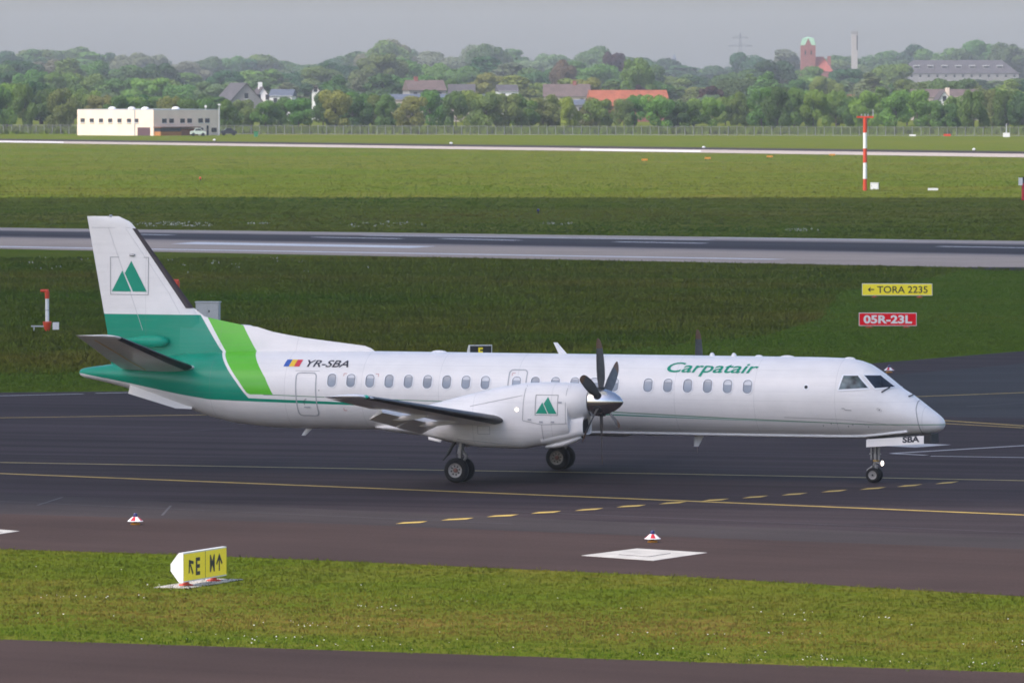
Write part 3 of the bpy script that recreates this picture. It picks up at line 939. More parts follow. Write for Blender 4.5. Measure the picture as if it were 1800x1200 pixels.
# wiper and crown antennas
def wiper(a, b):
    mb = MB(); mb.tube(skin(*a, .035), skin(*b, .04), .018, n=6); mb.build('wiper', M['black'], fuselage)
wiper(xz(11.40, 2.56), xz(11.56, 2.68)); wiper(xz(12.06, 2.42), xz(12.10, 2.47))
def blade_antenna(name, x0, z0, x1, z1, c0, c1, t=.03, mat='white'):
    mb = MB()
    rings = []
    for (x, z, c) in ((x0, z0, c0), (x1, z1, c1)):
        rings.append([(x + c / 2, 0, z), (x, t, z), (x - c / 2, 0, z), (x, -t, z)])
    mb.loft(rings); return mb.build(name, M[mat], fuselage)
blade_antenna('crown_antenna', 1.63, 3.45, 1.36, 3.83, .28, .12)
blade_antenna('belly_antenna', 5.72, 1.27, 5.62, .93, .30, .14)
blade_antenna('drain_mast', -6.17, 1.33, -6.40, 1.06, .22, .12)
for (x, l, h) in ((-2.2, .5, .05), (6.1, .16, .09), (6.75, .16, .09), (7.5, .25, .04), (8.35, .45, .04), (10.2, .35, .04)):
    mb = MB()
    top = sec(x)[0]
    rings = []
    for k in range(9):
        a = math.pi * k / 8
        r = max(math.sin(a), .05)
        rings.append([(x - l / 2 * math.cos(a), .06 * r * math.cos(b_), top - .02 + (h + .02) * r * math.sin(b_)) for b_ in [math.pi * q / 6 for q in range(7)]])
    mb.loft(rings, close=True)
    mb.build('roof_fairing', M['white'], fuselage, smooth=True)
# underwing belly fairing
mb = MB()
rings = []
for k in range(23):
    t = k / 22
    x = -3.95 + 6.2 * t
    g_ = math.sin(math.pi * min(max(t, 0.001), .999)) ** .55
    w, d = .55 + .45 * g_, .06 + .24 * g_
    rings.append([(x, w * math.cos(a), 1.36 - d * max(math.sin(a), -1) * 1.0 if math.sin(a) > 0 else 1.36 + .42 * g_ * -math.sin(a)) for a in [2 * math.pi * q / 28 for q in range(28)]])
mb.loft(rings)
mb.build('belly_fairing', M['plainskin'], fuselage, smooth=True, auto=60)

# ---- lettering on the skin
def skin_text(name, s, x0, th0, width, height, mat, slant=0.0, **kw):
    vs_, fs = fit_text(s, width, height, **kw)
    vs_, fs = slice_mesh(vs_, fs, .05)
    mb = MB()
    mb.add([skin(x0 + v.x + slant * v.y, th0 - v.y / RF, .009) for v in vs_], fs)
    o = mb.build(name, mat, fuselage)
    if sum(p.normal.y for p in o.data.polygons) > 0:
        o.data.flip_normals()
    return o
def skin_quad(name, x0, th0, w, h, slant, mat):
    mb = MB(); N_ = 6
    for j in range(N_ + 1):
        for u in (0, 1):
            mb.v.append(skin(x0 + u * w + slant * h * j / N_, th0 - h * j / N_ / RF, .009))
    for j in range(N_):
        mb.f.append((2 * j, 2 * j + 1, 2 * j + 3, 2 * j + 2)); mb.m.append(0)
    return mb.build(name, mat, fuselage)
skin_text('registration_lettering', 'YR-SBA', -5.97, .925, 1.32, .27, M['ink'], bold=.012, shear=.25)
skin_text('airline_lettering', 'Carpatair', 5.04, 1.035, 2.72, .52, M['teal'], bold=.013, shear=.28, slant=0.0)
for k, c in enumerate(('flag_blue', 'flag_yellow', 'flag_red')):
    skin_quad('flag_stripe', -6.66 + .165 * k, .918, .165, .27, .20, M[c])

def mountain_logo(parent, P, w, h):
    """square outline with two peaks; P maps (u, v) metres to a point on the surface"""
    def lay(name, polys, mat):
        vs_, fs = [], []
        for poly in polys:
            fs.append(tuple(range(len(vs_), len(vs_) + len(poly)))); vs_ += [Vector((u, v, 0)) for u, v in poly]
        vs_, fs = slice_mesh(vs_, fs, .03)
        mb = MB(); mb.add([P(v.x, v.y) for v in vs_], fs); mb.build(name, mat, parent)
    t = .018
    lay('logo_border', [[(a, b), (c, b), (c, d), (a, d)] for (a, b, c, d) in ((0, 0, w, t), (0, h - t, w, h), (0, t, t, h - t), (w - t, t, w, h - t))], M['joint'])
    lay('logo_peaks', [[(.04 * w, .09 * h), (.55 * w, .09 * h), (.32 * w, .64 * h)], [(.595 * w, .09 * h), (.955 * w, .09 * h), (.555 * w, .90 * h), (.385 * w, .575 * h)]], M['teal'])

# ---- fin and rudder
def airfoil(n=14, t=.12):
    """closed loop (x 0..1 from leading edge, +-thickness)"""
    up = []
    for k in range(n + 1):
        x = (1 - math.cos(math.pi * k / n)) / 2
        y = 5 * t * (.2969 * math.sqrt(x) - .126 * x - .3516 * x * x + .2843 * x ** 3 - .1036 * x ** 4)
        up.append((x, y))
    return up + [(x, -y) for x, y in up[-2:0:-1]]

def fin_span(z):                                      # leading and trailing edge by height
    le = np.interp(z, [3.2, 4.73, 7.02, 7.20, 7.35], [-8.6, -9.86, -11.66, -11.85, -12.2])
    te = np.interp(z, [3.2, 3.96, 7.35], [-12.44, -12.56, -13.20])
    return float(le), float(te)
def fin_ring(z, a, b, t0=.11):
    le, te = fin_span(z); c = le - te
    loop = airfoil(14, t0)
    out = []
    for x, y in loop:
        if a <= x <= b: out.append((le - x * c, y * c * (1 - .0 * x), z))
    return out
zz = [3.05, 3.5, 4.0, 4.5, 5.0, 5.5, 6.0, 6.5, 6.9, 7.1, 7.2, 7.28, 7.33, 7.35]
mb = MB()
rings = []
for z in zz:
    le, te = fin_span(z); c = le - te
    th = .085 if z < 7.2 else .085 * max(.15, math.sqrt(max(0, (7.36 - z) / .16)))
    rings.append([(le - x * c, y * c, z) for x, y in airfoil(16, th)])
mb.loft(rings)
fin = mb.build('vertical_fin', M['livery'], air, smooth=True, auto=50)
def fin_y(x, z, off=.01):
    le, te = fin_span(z); c = le - te
    u = min(max((le - x) / c, 0), 1)
    y = 5 * .085 * (.2969 * math.sqrt(u) - .126 * u - .3516 * u * u + .2843 * u ** 3 - .1036 * u ** 4)
    return -(y * c + off)
# dorsal fillet running forward to the crown
mb = MB()
rings = []
DX = [(-10.2, 4.95), (-9.86, 4.73), (-9.49, 4.46), (-9.0, 4.36), (-8.31, 4.23), (-7.85, 4.18), (-7.35, 4.04), (-6.95, 3.97), (-6.38, 3.88), (-5.4, 3.77), (-4.50, 3.67), (-4.30, 3.60), (-4.15, 3.50)]
for x, zt in DX:
    zb = 3.38
    w = .24 if x > -9.5 else .2
    w *= min(1, max(.25, (-4.1 - x) / 1.2))
    rings.append([(x, -w, zb)] + [(x, -w * (1 - (k / 6) ** 1.6), zb + (zt - zb) * (k / 6)) for k in range(1, 6)] + [(x, 0, zt)] + [(x, w * (1 - (k / 6) ** 1.6), zb + (zt - zb) * (k / 6)) for k in range(5, 0, -1)] + [(x, w, zb)])
mb.loft(rings)
mb.build('dorsal_fillet', M['livery'], air, smooth=True, auto=60)
for x in (-6.95, -6.38):
    mb = MB(); zt = float(np.interp(-x, [-p[0] for p in DX[::-1]][::-1], [p[1] for p in DX]))
    mb.add([(x - .006, -.25, 3.5), (x + .006, -.25, 3.5), (x + .006, -.03, zt + .004), (x - .006, -.03, zt + .004)], [(0, 1, 2, 3)])
    mb.build('fillet_joint', M['joint'], fin)
# de-icing boot on the leading edge
mb = MB(); rings = []
for z in (4.70, 5.2, 5.8, 6.4, 7.0):
    le, te = fin_span(z); c = le - te
    rings.append([(le - x * c + .012, y * c * 1.03 + math.copysign(.004, y), z) for x, y in [(.075, -.036), (.04, -.028), (.015, -.018), (.0, 0.0), (.015, .018), (.04, .028), (.075, .036)]])
mb.loft(rings, cap=False, close=False)
mb.build('fin_boot', M['boot_brown'], fin, smooth=True)
# rudder hinge and tab joints, cap joint
def fin_line(name, pts, w=.012, mat='faint_joint'):
    mb = MB()
    for (x, z), (x2, z2) in zip(pts[:-1], pts[1:]):
        d = Vector((x2 - x, 0, z2 - z)).normalized(); s = Vector((-d.z, 0, d.x)) * w / 2
        q = [Vector((x, fin_y(x, z), z)) - s, Vector((x2, fin_y(x2, z2), z2)) - s, Vector((x2, fin_y(x2, z2), z2)) + s, Vector((x, fin_y(x, z), z)) + s]
        mb.add(q, [(0, 1, 2, 3)])
    mb.build(name, M[mat], fin)
fin_line('rudder_joint', [(-12.50, 7.02), (-12.12, 6.0), (-11.75, 5.0), (-11.40, 4.05)])
fin_line('rudder_tab_joint', [(-11.95, 7.0), (-11.35, 6.2), (-10.55, 5.1), (-10.22, 4.55)], .010)
fin_line('fin_cap_joint', [(-13.05, 7.02), (-12.5, 7.02), (-11.80, 7.02)])
mountain_logo(fin, lambda u, v: (-12.45 + u, fin_y(-12.45 + u, 5.07 + v, .014), 5.07 + v), 1.24, 1.10)
mb = MB()
mb.lathe([(0, .0), (.03, .035), (.10, .045), (.17, .035), (.2, 0)], (-11.83, fin_y(-11.73, 6.23) - .01, 6.23), (1, 0, 0), 10)
mb.build('fin_lamp', M['steel'], fin, smooth=True)
mb = MB(); mb.lathe([(0, .05), (.05, .05), (.07, 0)], (-12.45, 0, 7.33), (0, 0, 1), 10); mb.build('beacon_lamp', M['grey'], fin, smooth=True)
for s in (-1, 1):
    mb = MB()
    mb.lathe([(.0, .01), (.06, .10), (.2, .16), (.45, .18), (.75, .165), (1.1, .10), (1.45, .02)], (-10.52, s * .26, 3.73), (-1, 0, .02), 16)
    mb.build('tail_pod', M['teal'], fin, smooth=True)
    mb = MB()
    y0, y1 = s * .40, s * .55
    mb.add([(-11.66, y0, 2.46), (-9.66, y0, 1.95), (-9.66, y1, 1.80), (-10.16, y1, 1.81), (-11.66, y1, 2.22)], [(0, 1, 2, 3, 4)])
    mb.add([(p[0], p[1] + s * .03, p[2]) for p in mb.v[:5]], [(4, 3, 2, 1, 0)])
    for k in range(5):
        mb.f.append((k, (k + 1) % 5, 5 + (k + 1) % 5, 5 + k)); mb.m.append(0)
    mb.build('ventral_strake', M['plainskin'], air)
    # tailplane
    mb = MB(); rings = []
    span = [(.45, -9.35, -11.92, 2.93), (.9, -9.52, -11.85, 3.03), (2.0, -9.68, -11.72, 3.28), (3.5, -9.86, -11.52, 3.65), (4.9, -10.02, -11.34, 3.98), (5.12, -10.10, -11.31, 4.03), (5.22, -10.4, -11.30, 4.05)]
    for (y, le, te, z) in span:
        c = le - te; t = .10 if y < 5 else (.07 if y < 5.2 else .03)
        rings.append([(le - x * c, s * y, z + q * c) for x, q in airfoil(14, t)])
    mb.loft(rings)
    tp = mb.build('tailplane', M['plainskin'], air, smooth=True, auto=50)
    mb = MB(); rings = []
    for (y, le, te, z) in span[1:5]:
        c = le - te
        rings.append([(le - x * c + .012, s * y, z + q * c * 1.05) for x, q in [(.10, .043), (.05, .034), (.015, .02), (0, 0), (.015, -.02), (.05, -.034), (.10, -.043)]])
    mb.loft(rings, cap=False, close=False); mb.build('tailplane_boot', M['boot'], tp, smooth=True)
    mb = MB()
    for (a, b) in zip(span[1:4], span[2:5]):
        P_ = lambda q: Vector((q[1] - (q[1] - q[2]) * .62, s * q[0], q[3] - (q[1] - q[2]) * .043 - .012))
        p, r = P_(a), P_(b); d = Vector((.022, 0, 0))
        mb.add([p - d, p + d, r + d, r - d], [(0, 1, 2, 3)])
    mb.build('elevator_joint', M['flag_yellow'], tp)

# ---- wings with flaps, ailerons and boots
def wing_at(y):
    """leading edge x, chord, height by distance from the centreline"""
    le = float(np.interp(y, [0, 1, 12.0, 12.38], [2.2, 2.12, .42, .28]))
    c = float(np.interp(y, [0, 1, 12.0, 12.38], [2.95, 2.9, 1.22, 1.06]))
    z = 1.29 + (y - 1) * .1235
    return le, c, z
def wing_pt(y, u, v):                                 # u along chord 0..1, v thickness +-
    le, c, z = wing_at(y)
    return (le - u * c, y, z + v * c + .03 * (1 - u))
def half_loop(u0, u1, t, n=12):
    f = lambda x: 5 * t * (.2969 * math.sqrt(x) - .126 * x - .3516 * x * x + .2843 * x ** 3 - .1036 * x ** 4)
    us = [u0 + (u1 - u0) * (1 - math.cos(math.pi / 2 * k / n)) if u0 == 0 else u0 + (u1 - u0) * k / n for k in range(n + 1)]
    return [(x, f(x) + .018 * math.sin(math.pi * x)) for x in us] + [(x, -f(x) * .75 + .012 * math.sin(math.pi * x)) for x in us[::-1][:-1 if u0 == 0 else None]]
for s in (-1, 1):
    mir = lambda p: (p[0], s * p[1], p[2])
    mb = MB(); rings = []
    for y in (.6, 1.6, 2.8, 4.1, 5.4, 6.8, 8.2, 9.6, 11.0, 12.0):
        t = float(np.interp(y, [0, 12], [.165, .125]))
        rings.append([mir(wing_pt(y, u, v)) for u, v in half_loop(0, .74, t)])
    mb.loft(rings)
    wing = mb.build('wing', M['plainskin'], air, smooth=True, auto=50)
    # tip
    mb = MB(); rings = []
    for y, t, in ((11.95, .125), (12.15, .12), (12.28, .095), (12.36, .05), (12.39, .012)):
        rings.append([mir(wing_pt(y, u, v)) for u, v in half_loop(0, 1.0, t, 14)])
    mb.loft(rings); mb.build('wing_tip', M['white'], wing, smooth=True, auto=50)
    # boot
    for (ya, yb) in ((1.25, 3.45), (4.75, 12.1)):
        mb = MB(); rings = []
        for k in range(9):
            y = ya + (yb - ya) * k / 8; t = float(np.interp(y, [0, 12], [.165, .125]))
            lp = half_loop(0, .115, t * 1.03, 6)
            lp = lp[6::-1][:0] + lp
            us = [(u, v) for u, v in lp]
            ring = us[:7][::-1] + us[7:][::-1]
            rings.append([mir((wing_pt(y, u, v)[0] + .014, y, wing_pt(y, u, v)[2])) for u, v in ring])
        mb.loft(rings, cap=False, close=False); mb.build('wing_boot', M['boot'], wing, smooth=True, auto=60)
    # flaps, drooped; aileron, level
    def surface(name, ya, yb, droop, back):
        mb = MB(); rings = []
        for y in (ya, ya + .01, (ya + yb) / 2, yb - .01, yb):
            t = float(np.interp(y, [0, 12], [.165, .125])); le, c, z = wing_at(y)
            loop = half_loop(.735, 1.0, t, 6)
            piv = wing_pt(y, .735, -.02)
            ring = []
            for u, v in loop:
                p = wing_pt(y, u, v); dx, dz = p[0] - piv[0], p[2] - piv[2]
                ca, sa = math.cos(droop), math.sin(droop)
                ring.append(mir((piv[0] + dx * ca - dz * sa - back, y, piv[2] + dx * sa + dz * ca - back * .55)))
            rings.append(ring)
        mb.loft(rings); return mb.build(name, M['plainskin'], wing, smooth=True, auto=40)
    surface('flap', 1.2, 3.42, R_(29), .16)
    surface('flap', 4.85, 6.7, R_(29), .16)
    surface('flap', 6.74, 8.75, R_(29), .16)
    surface('aileron', 8.85, 11.9, R_(2), .012)
    for y in (5.75, 7.6):
        mb = MB(); rings = []
        for k in range(9):
            u = .38 + .60 * k / 8
            r = math.sin(math.pi * (k + .35) / 8.7) ** .7
            p = wing_pt(y, min(u, 1), -.05)
            px_, pz = wing_at(y)[0] - u * wing_at(y)[1], p[2] - .16 * (max(0, u - .62) / .56) ** 1.2
            rings.append([(px_, s * (y + .04 * r * math.cos(a)), pz - .05 * r + .075 * r * math.sin(a)) for a in [2 * math.pi * q / 10 for q in range(10)]])
        mb.loft(rings); mb.build('flap_track_fairing', M['plainskin'], wing, smooth=True)
    mb = MB(); p = wing_pt(12.12, .012, 0); mb.lathe([(-.05, .0), (-.04, .05), (0, .06), (.06, .04), (.09, 0)], (p[0] - .02, s * p[1], p[2] + .01), (1, 0, 0), 10)
    mb.build('navigation_light', M['greenlamp'] if s < 0 else M['flag_red'], wing, smooth=True)

    # ---- nacelle
    YC = 4.11 * s
    TOP = [(-1.9, 1.80), (-1.5, 1.98), (-.94, 2.17), (.12, 2.44), (1.2, 2.70), (2.0, 2.83), (2.7, 2.86), (3.2, 2.855), (3.45, 2.84)]
    BOT = [(-1.9, 1.62), (-1.5, 1.40), (-.9, 1.27), (.07, 1.11), (.67, 1.0), (1.94, .98), (2.72, 1.11), (3.2, 1.24), (3.45, 1.31)]
    WID = [(-1.9, .06), (-1.5, .20), (-.9, .32), (.07, .47), (.67, .54), (1.94, .62), (2.72, .63), (3.2, .62), (3.45, .60)]
    itp = lambda T, x: float(np.interp(x, [p[0] for p in T], [p[1] for p in T]))
    def nac_ring(x, n=32, ex=2.5):
        t, b, w = itp(TOP, x), itp(BOT, x), itp(WID, x); zc, hh = (t + b) / 2, (t - b) / 2
        o = []
        for k in range(n):
            a = 2 * math.pi * k / n; ca, sa = math.cos(a), math.sin(a)
            r = (abs(ca) ** ex + abs(sa) ** ex) ** (-1 / ex)
            o.append((x, YC + w * r * ca, zc + hh * r * sa))
        return o
    nx = sorted(set([p[0] for p in TOP + BOT] + [-1.9 + .22 * k for k in range(25)]))
    nx = [x for x in nx if x <= 3.45]
    mb = MB(); mb.loft([nac_ring(x) for x in nx])
    nac = mb.build('engine_nacelle', M['skin'], air, smooth=True, auto=50)
    def nac_y(x, z, off=.01):
        t, b, w = itp(TOP, x), itp(BOT, x), itp(WID, x); zc, hh = (t + b) / 2, (t - b) / 2
        q = min(abs((z - zc) / hh), .999)
        return YC + s * (w * (1 - q ** 2.5) ** (1 / 2.5) + off)
    # round front cowl that meets the spinner
    mb = MB(); rings = []
    for (x, zc, ry, rz) in ((3.10, 2.27, .61, .585), (3.45, 2.28, .60, .565), (3.62, 2.30, .575, .54), (3.80, 2.325, .52, .48), (3.90, 2.335, .46, .425), (3.95, 2.34, .43, .40)):
        rings.append([(x, YC + ry * math.cos(a), zc + rz * math.sin(a)) for a in [2 * math.pi * k / 32 for k in range(32)]])
    mb.loft(rings); mb.build('front_cowl', M['plainskin'], nac, smooth=True, auto=50)
    # chin intake with its dark throat
    def rrect(x, w, z0, z1, r, n=5):
        o = []
        for (sx, sz, a0) in ((1, 1, 0), (-1, 1, 90), (-1, -1, 180), (1, -1, 270)):
            for k in range(n + 1):
                a = R_(a0 + 90 * k / n)
                o.append((x, YC + sx * (w - r) + r * math.cos(a), (z0 + z1) / 2 + sz * ((z1 - z0) / 2 - r) + r * math.sin(a)))
        return o
    mb = MB(); mb.loft([rrect(2.6, .46, 1.12, 1.95, .2), rrect(3.2, .44, 1.24, 1.93, .2), rrect(3.6, .41, 1.34, 1.92, .19), rrect(3.79, .39, 1.385, 1.915, .18), rrect(3.83, .365, 1.41, 1.90, .17), rrect(3.81, .335, 1.44, 1.87, .15), rrect(3.45, .30, 1.47, 1.84, .14)], cap=False)
    mb.build('intake_duct', M['plainskin'], nac, smooth=True, auto=50)
    mb = MB(); mb.loft([rrect(3.74, .345, 1.43, 1.88, .15), rrect(3.745, .345, 1.43, 1.88, .15)]); mb.build('intake_throat', M['dark'], nac)
    # oil cooler scoop under the cowl
    mb = MB(); rings = []
    for (x, z, w, h) in ((2.66, 1.055, .10, .035), (2.9, 1.10, .15, .085), (3.2, 1.165, .16, .105), (3.5, 1.27, .15, .09), (3.72, 1.345, .12, .06)):
        rings.append([(x, YC + s * .12 + w * math.cos(a), z + h * math.sin(a)) for a in [2 * math.pi * k / 14 for k in range(14)]])
    mb.loft(rings); mb.build('oil_cooler_scoop', M['plainskin'], nac, smooth=True, auto=50)
    mb = MB(); mb.tube((3.722, YC + s * .12, 1.346), (3.735, YC + s * .12, 1.35), .05, n=12); mb.build('scoop_mouth', M['dark'], nac)
    # cowl joints, latches, logo, lamp
    def nline(name, pts, w=.013, mat='joint'):
        mb = MB()
        P_ = [Vector((x, nac_y(x, z), z)) for x, z in pts]
        for a, b in zip(P_[:-1], P_[1:]):
            d = b - a; d.y = 0; d.normalize(); q = Vector((-d.z, 0, d.x)) * w / 2
            mb.add([a - q, b - q, b + q, a + q], [(0, 1, 2, 3)])
        mb.build(name, M[mat], nac)
    seg = lambda a, b, n=8: [(a[0] + (b[0] - a[0]) * k / n, a[1] + (b[1] - a[1]) * k / n) for k in range(n + 1)]
    nline('cowl_joint', seg((2.16, 2.78), (2.13, 1.80)) + seg((2.13, 1.80), (2.70, 1.69))[1:] + seg((2.70, 1.69), (3.44, 1.73))[1:])
    nline('cowl_joint', seg((2.70, 1.69), (2.70, 1.16)))
    nline('cowl_joint', seg((3.40, 2.78), (3.40, 1.74)))
    nline('cowl_joint', seg((2.1, 2.50), (.5, 2.17)))
    nline('cowl_joint', seg((.05, 1.24), (2.0, 1.08)), .01)
    nline('access_panel', seg((.75, 1.62), (1.12, 1.62), 3) + seg((1.12, 1.62), (1.12, 1.40), 3)[1:] + seg((1.12, 1.40), (.75, 1.40), 3)[1:] + seg((.75, 1.40), (.75, 1.62), 3)[1:], .009)
    for (x, z) in ((2.34, 1.83), (2.68, 1.77), (3.02, 1.77), (3.24, 2.32)):
        mb = MB(); yy = nac_y(x, z)
        mb.box((x - .05, min(yy, yy + s * .012), z - .022), (x + .05, max(yy, yy + s * .012), z + .022)); mb.build('cowl_latch', M['seal'], nac)
    mountain_logo(nac, lambda u, v: (2.50 + (u if s < 0 else .68 - u), nac_y(2.50 + u, 1.95 + v, .012), 1.95 + v), .68, .58)
    mb = MB(); yy = nac_y(1.95, 2.10, 0); mb.lathe([(0, .048), (.012, .044), (.016, 0)], (1.95, yy, 2.10), (0, s, 0), 14); mb.build('side_lamp', M['lamp'], nac)

    # ---- propeller
    prop = MB()
    prop.lathe([(-.30, .405), (-.27, .41), (.0, .385), (.20, .335), (.38, .255), (.52, .16), (.60, .08), (.635, .0)], (4.27, YC, 2.335), (1, 0, 0), 28)
    spn = prop.build('propeller', M['chrome'], air, smooth=True, auto=50)
    for k in range(6):
        ang = R_((2 if s < 0 else -4) + 60 * k)
        rad = Vector((0, -math.sin(ang) * 1, math.cos(ang)))
        tan = Vector((0, math.cos(ang), math.sin(ang)))
        fwd = Vector((1, 0, 0))
        def ring(r, ch, th, tw, sweep):
            d = (tan * math.cos(tw) + fwd * math.sin(tw)); nn = rad.cross(d)
            c = Vector((4.25, YC, 2.335)) + rad * r - d * sweep
            return [c + d * (ch * (x - .5)) + nn * (y * ch * th / .12) for x, y in airfoil(7, .12)]
        spec = [(.30, .16, .5, 1.0, 0), (.45, .17, .30, .85, 0), (.62, .25, .16, .70, 0), (.9, .31, .10, .52, .01), (1.2, .32, .07, .40, .03), (1.5, .28, .055, .33, .06)]
        tip = [(1.5, .282, .056, .33, .06), (1.64, .235, .055, .30, .085), (1.74, .15, .05, .28, .115), (1.785, .05, .05, .27, .14)]
        mb = MB(); mb.loft([ring(*q) for q in spec]); bl = mb.build('propeller_blade', M['blade_black'], spn, smooth=True, auto=50)
        mb = MB(); mb.loft([ring(*q) for q in tip]); mb.build('blade_tip', M['blade_tip'], spn, smooth=True, auto=50)
        mb = MB(); mb.tube(Vector((4.25, YC, 2.335)) + rad * .30, Vector((4.25, YC, 2.335)) + rad * .405, .125, .115, n=14); mb.build('blade_cuff', M['dark'], spn)

    # ---- main landing gear
    RW = .355
    top = Vector((.10, YC, 1.25))
    gm = MB(); gm.tube(top, (.02, YC, .80), .085, n=14); gm.tube((.02, YC, .82), (0, YC, .36), .06, n=12)
    gm.tube((0, YC - .30, .355), (0, YC + .30, .355), .055, n=12)
    gear = gm.build('main_landing_gear', M['strut'], air, smooth=True)
    gm = MB(); gm.tube((.02, YC - .06, .98), (.22, YC - .06, .74), .025, n=8); gm.tube((.22, YC - .06, .74), (.05, YC - .06, .50), .022, n=8)
    gm.tube((.02, YC + .06, .98), (.22, YC + .06, .74), .025, n=8); gm.tube((.22, YC + .06, .74), (.05, YC + .06, .50), .022, n=8); gm.build('torque_link', M['strut'], gear, smooth=True)
    gm = MB(); gm.tube((-.05, YC + s * .12, 1.22), (-.32, YC + s * .12, .78), .055, .05, n=10); gm.tube((-.32, YC + s * .12, .78), (-.45, YC + s * .12, .62), .028, .022, n=8)
    gm.build('retraction_brace', M['strut_dark'], gear, smooth=True)
    gm = MB(); gm.tube((.13, YC + s * .10, 1.2), (.08, YC + s * .11, .55), .012, n=6); gm.tube((-.06, YC + s * .10, 1.15), (-.06, YC + s * .09, .55), .011, n=6); gm.build('brake_hose', M['black'], gear)
    for d in (-1, 1):
        yc = YC + d * .235
        gm = MB(); gm.lathe([(-.115, .20), (-.125, .26), (-.115, .315), (-.075, .347), (0, RW), (.075, .347), (.115, .315), (.125, .26), (.115, .20)], (0, yc, RW), (0, 1, 0), 36)
        gm.build('tyre', M['tyre'], gear, smooth=True, auto=60)
        gm = MB(); gm.lathe([(.0, .0), (.0, .075), (.02, .09), (.02, .155), (.035, .172), (.05, .205), (-.04, .205)], (0, yc + d * .07, RW), (0, d, 0), 28)
        gm.build('wheel_hub', M['hub'], gear, smooth=True, auto=35)
        for k in range(8):
            a = 2 * math.pi * k / 8 + .2
            gm = MB(); cc = Vector((math.cos(a) * .122, yc + d * .088, RW + math.sin(a) * .122))
            gm.tube(cc, cc + Vector((0, d * .005, 0)), .026, n=10); gm.build('hub_hole', M['dark'], gear)
        gm = MB(); gm.lathe([(0, .066), (.03, .058), (.04, .0)], (0, yc + d * .075, RW), (0, d, 0), 16); gm.build('hub_cap', M['hubcap'], gear, smooth=True)
    for d in (-1, 1):
        gm = MB()
        gm.add([(-.85, YC + d * .24, 1.29), (-.42, YC + d * .30, 1.20), (-.44, YC + d * .36, 1.16), (-.82, YC + d * .31, 1.23)], [(0, 1, 2, 3)])
        gm.add([(p[0], p[1], p[2] - .02) for p in gm.v[:4]], [(3, 2, 1, 0)])
        for k in range(4): gm.f.append((k, (k + 1) % 4, 4 + (k + 1) % 4, 4 + k)); gm.m.append(0)
        gm.build('gear_bay_door', M['plainskin'], gear)

# ---- nose gear with its doors and the taxi light
gm = MB(); gm.tube((10.98, 0, 1.35), (10.98, 0, .66), .065, n=14); gm.tube((10.98, 0, .66), (10.94, 0, .45), .05, n=12); gm.tube((10.94, -.17, .215), (10.94, .17, .215), .035, n=10)
ng = gm.build('nose_landing_gear', M['strut'], air, smooth=True)
gm = MB(); gm.tube((10.96, -.05, .50), (10.74, -.05, .34), .028, n=8); gm.tube((10.74, -.05, .34), (10.92, -.05, .22), .026, n=8); gm.tube((10.96, .05, .50), (10.74, .05, .34), .028, n=8); gm.tube((10.74, .05, .34), (10.92, .05, .22), .026, n=8)
gm.tube((11.0, 0, .50), (10.95, 0, .24), .06, .05, n=12); gm.build('trailing_arm', M['strut'], ng, smooth=True)
gm = MB(); gm.tube((10.98, 0, .595), (10.98, 0, .64), .10, n=16); gm.build('steering_collar', M['brass'], ng)
for dx in (-.11, .11):
    gm = MB(); gm.tube((10.98 + dx, -.05, .98), (10.98 + dx, -.05, .64), .032, n=10); gm.tube((10.98 + dx * .6, -.05, .86), (10.98 + dx * 1.5, -.05, .80), .02, n=8); gm.build('steering_actuator', M['strut'], ng, smooth=True)
gm = MB(); gm.tube((11.02, -.08, 1.0), (11.04, -.08, .62), .010, n=6); gm.tube((10.9, -.08, 1.0), (10.92, -.09, .4), .010, n=6); gm.build('brake_hose', M['black'], ng)
gm = MB(); gm.lathe([(0, .02), (.05, .075), (.09, .08)], (11.10, -.06, .55), (1, -.1, -.02), 14); gm.tube((10.98, -.05, .58), (11.11, -.06, .55), .025, n=8); gm.build('taxi_light_housing', M['strut'], ng, smooth=True)
gm = MB(); gm.lathe([(0, .072), (.03, .06), (.045, .0)], (11.185, -.068, .548), (1, -.1, -.02), 14); gm.build('taxi_light', M['lamp'], ng, smooth=True)
for d in (-1, 1):
    yc = d * .12
    gm = MB(); gm.lathe([(-.06, .12), (-.07, .16), (-.06, .19), (-.035, .208), (0, .214), (.035, .208), (.06, .19), (.07, .16), (.06, .12)], (10.94, yc, .214), (0, 1, 0), 28); gm.build('tyre', M['tyre'], ng, smooth=True, auto=60)
    gm = MB(); gm.lathe([(0, .0), (0, .035), (.012, .045), (.012, .085), (.03, .10), (.035, .122), (-.02, .122)], (10.94, yc + d * .035, .214), (0, d, 0), 22); gm.build('wheel_hub', M['hub'], ng, smooth=True, auto=35)
    gm = MB(); gm.lathe([(0, .032), (.02, .03), (.025, 0)], (10.94, yc + d * .038, .214), (0, d, 0), 12); gm.build('hub_cap', M['dark'], ng)
    # long forward doors
    P = [(10.83, 1.215), (10.86, 1.235), (12.52, 1.355), (12.52, 1.125), (10.83, 1.01)]
    gm = MB(); n = len(P)
    ya, yb = d * .375, d * .40
    gm.add([(x, ya + d * (.06 * (1.25 - z)), z) for x, z in P] + [(x, yb + d * (.06 * (1.25 - z)), z) for x, z in P], [tuple(range(n - 1, -1, -1)), tuple(range(n, 2 * n))] + [(k, (k + 1) % n, n + (k + 1) % n, n + k) for k in range(n)])
    dr = gm.build('nose_gear_door', M['plainskin'], ng)
    vs_, fs = fit_text('SBA', .50, .175, bold=.045)
    gm = MB()
    if d < 0:
        gm.add([(11.90 + v.x, yb - .004 + d * (.06 * (1.25 - (1.145 + v.y + .06 * v.x))), 1.145 + v.y + .06 * v.x) for v in vs_], fs)
        o = gm.build('door_lettering', M['ink'], ng)
        if sum(p.normal.y for p in o.data.polygons) > 0: o.data.flip_normals()
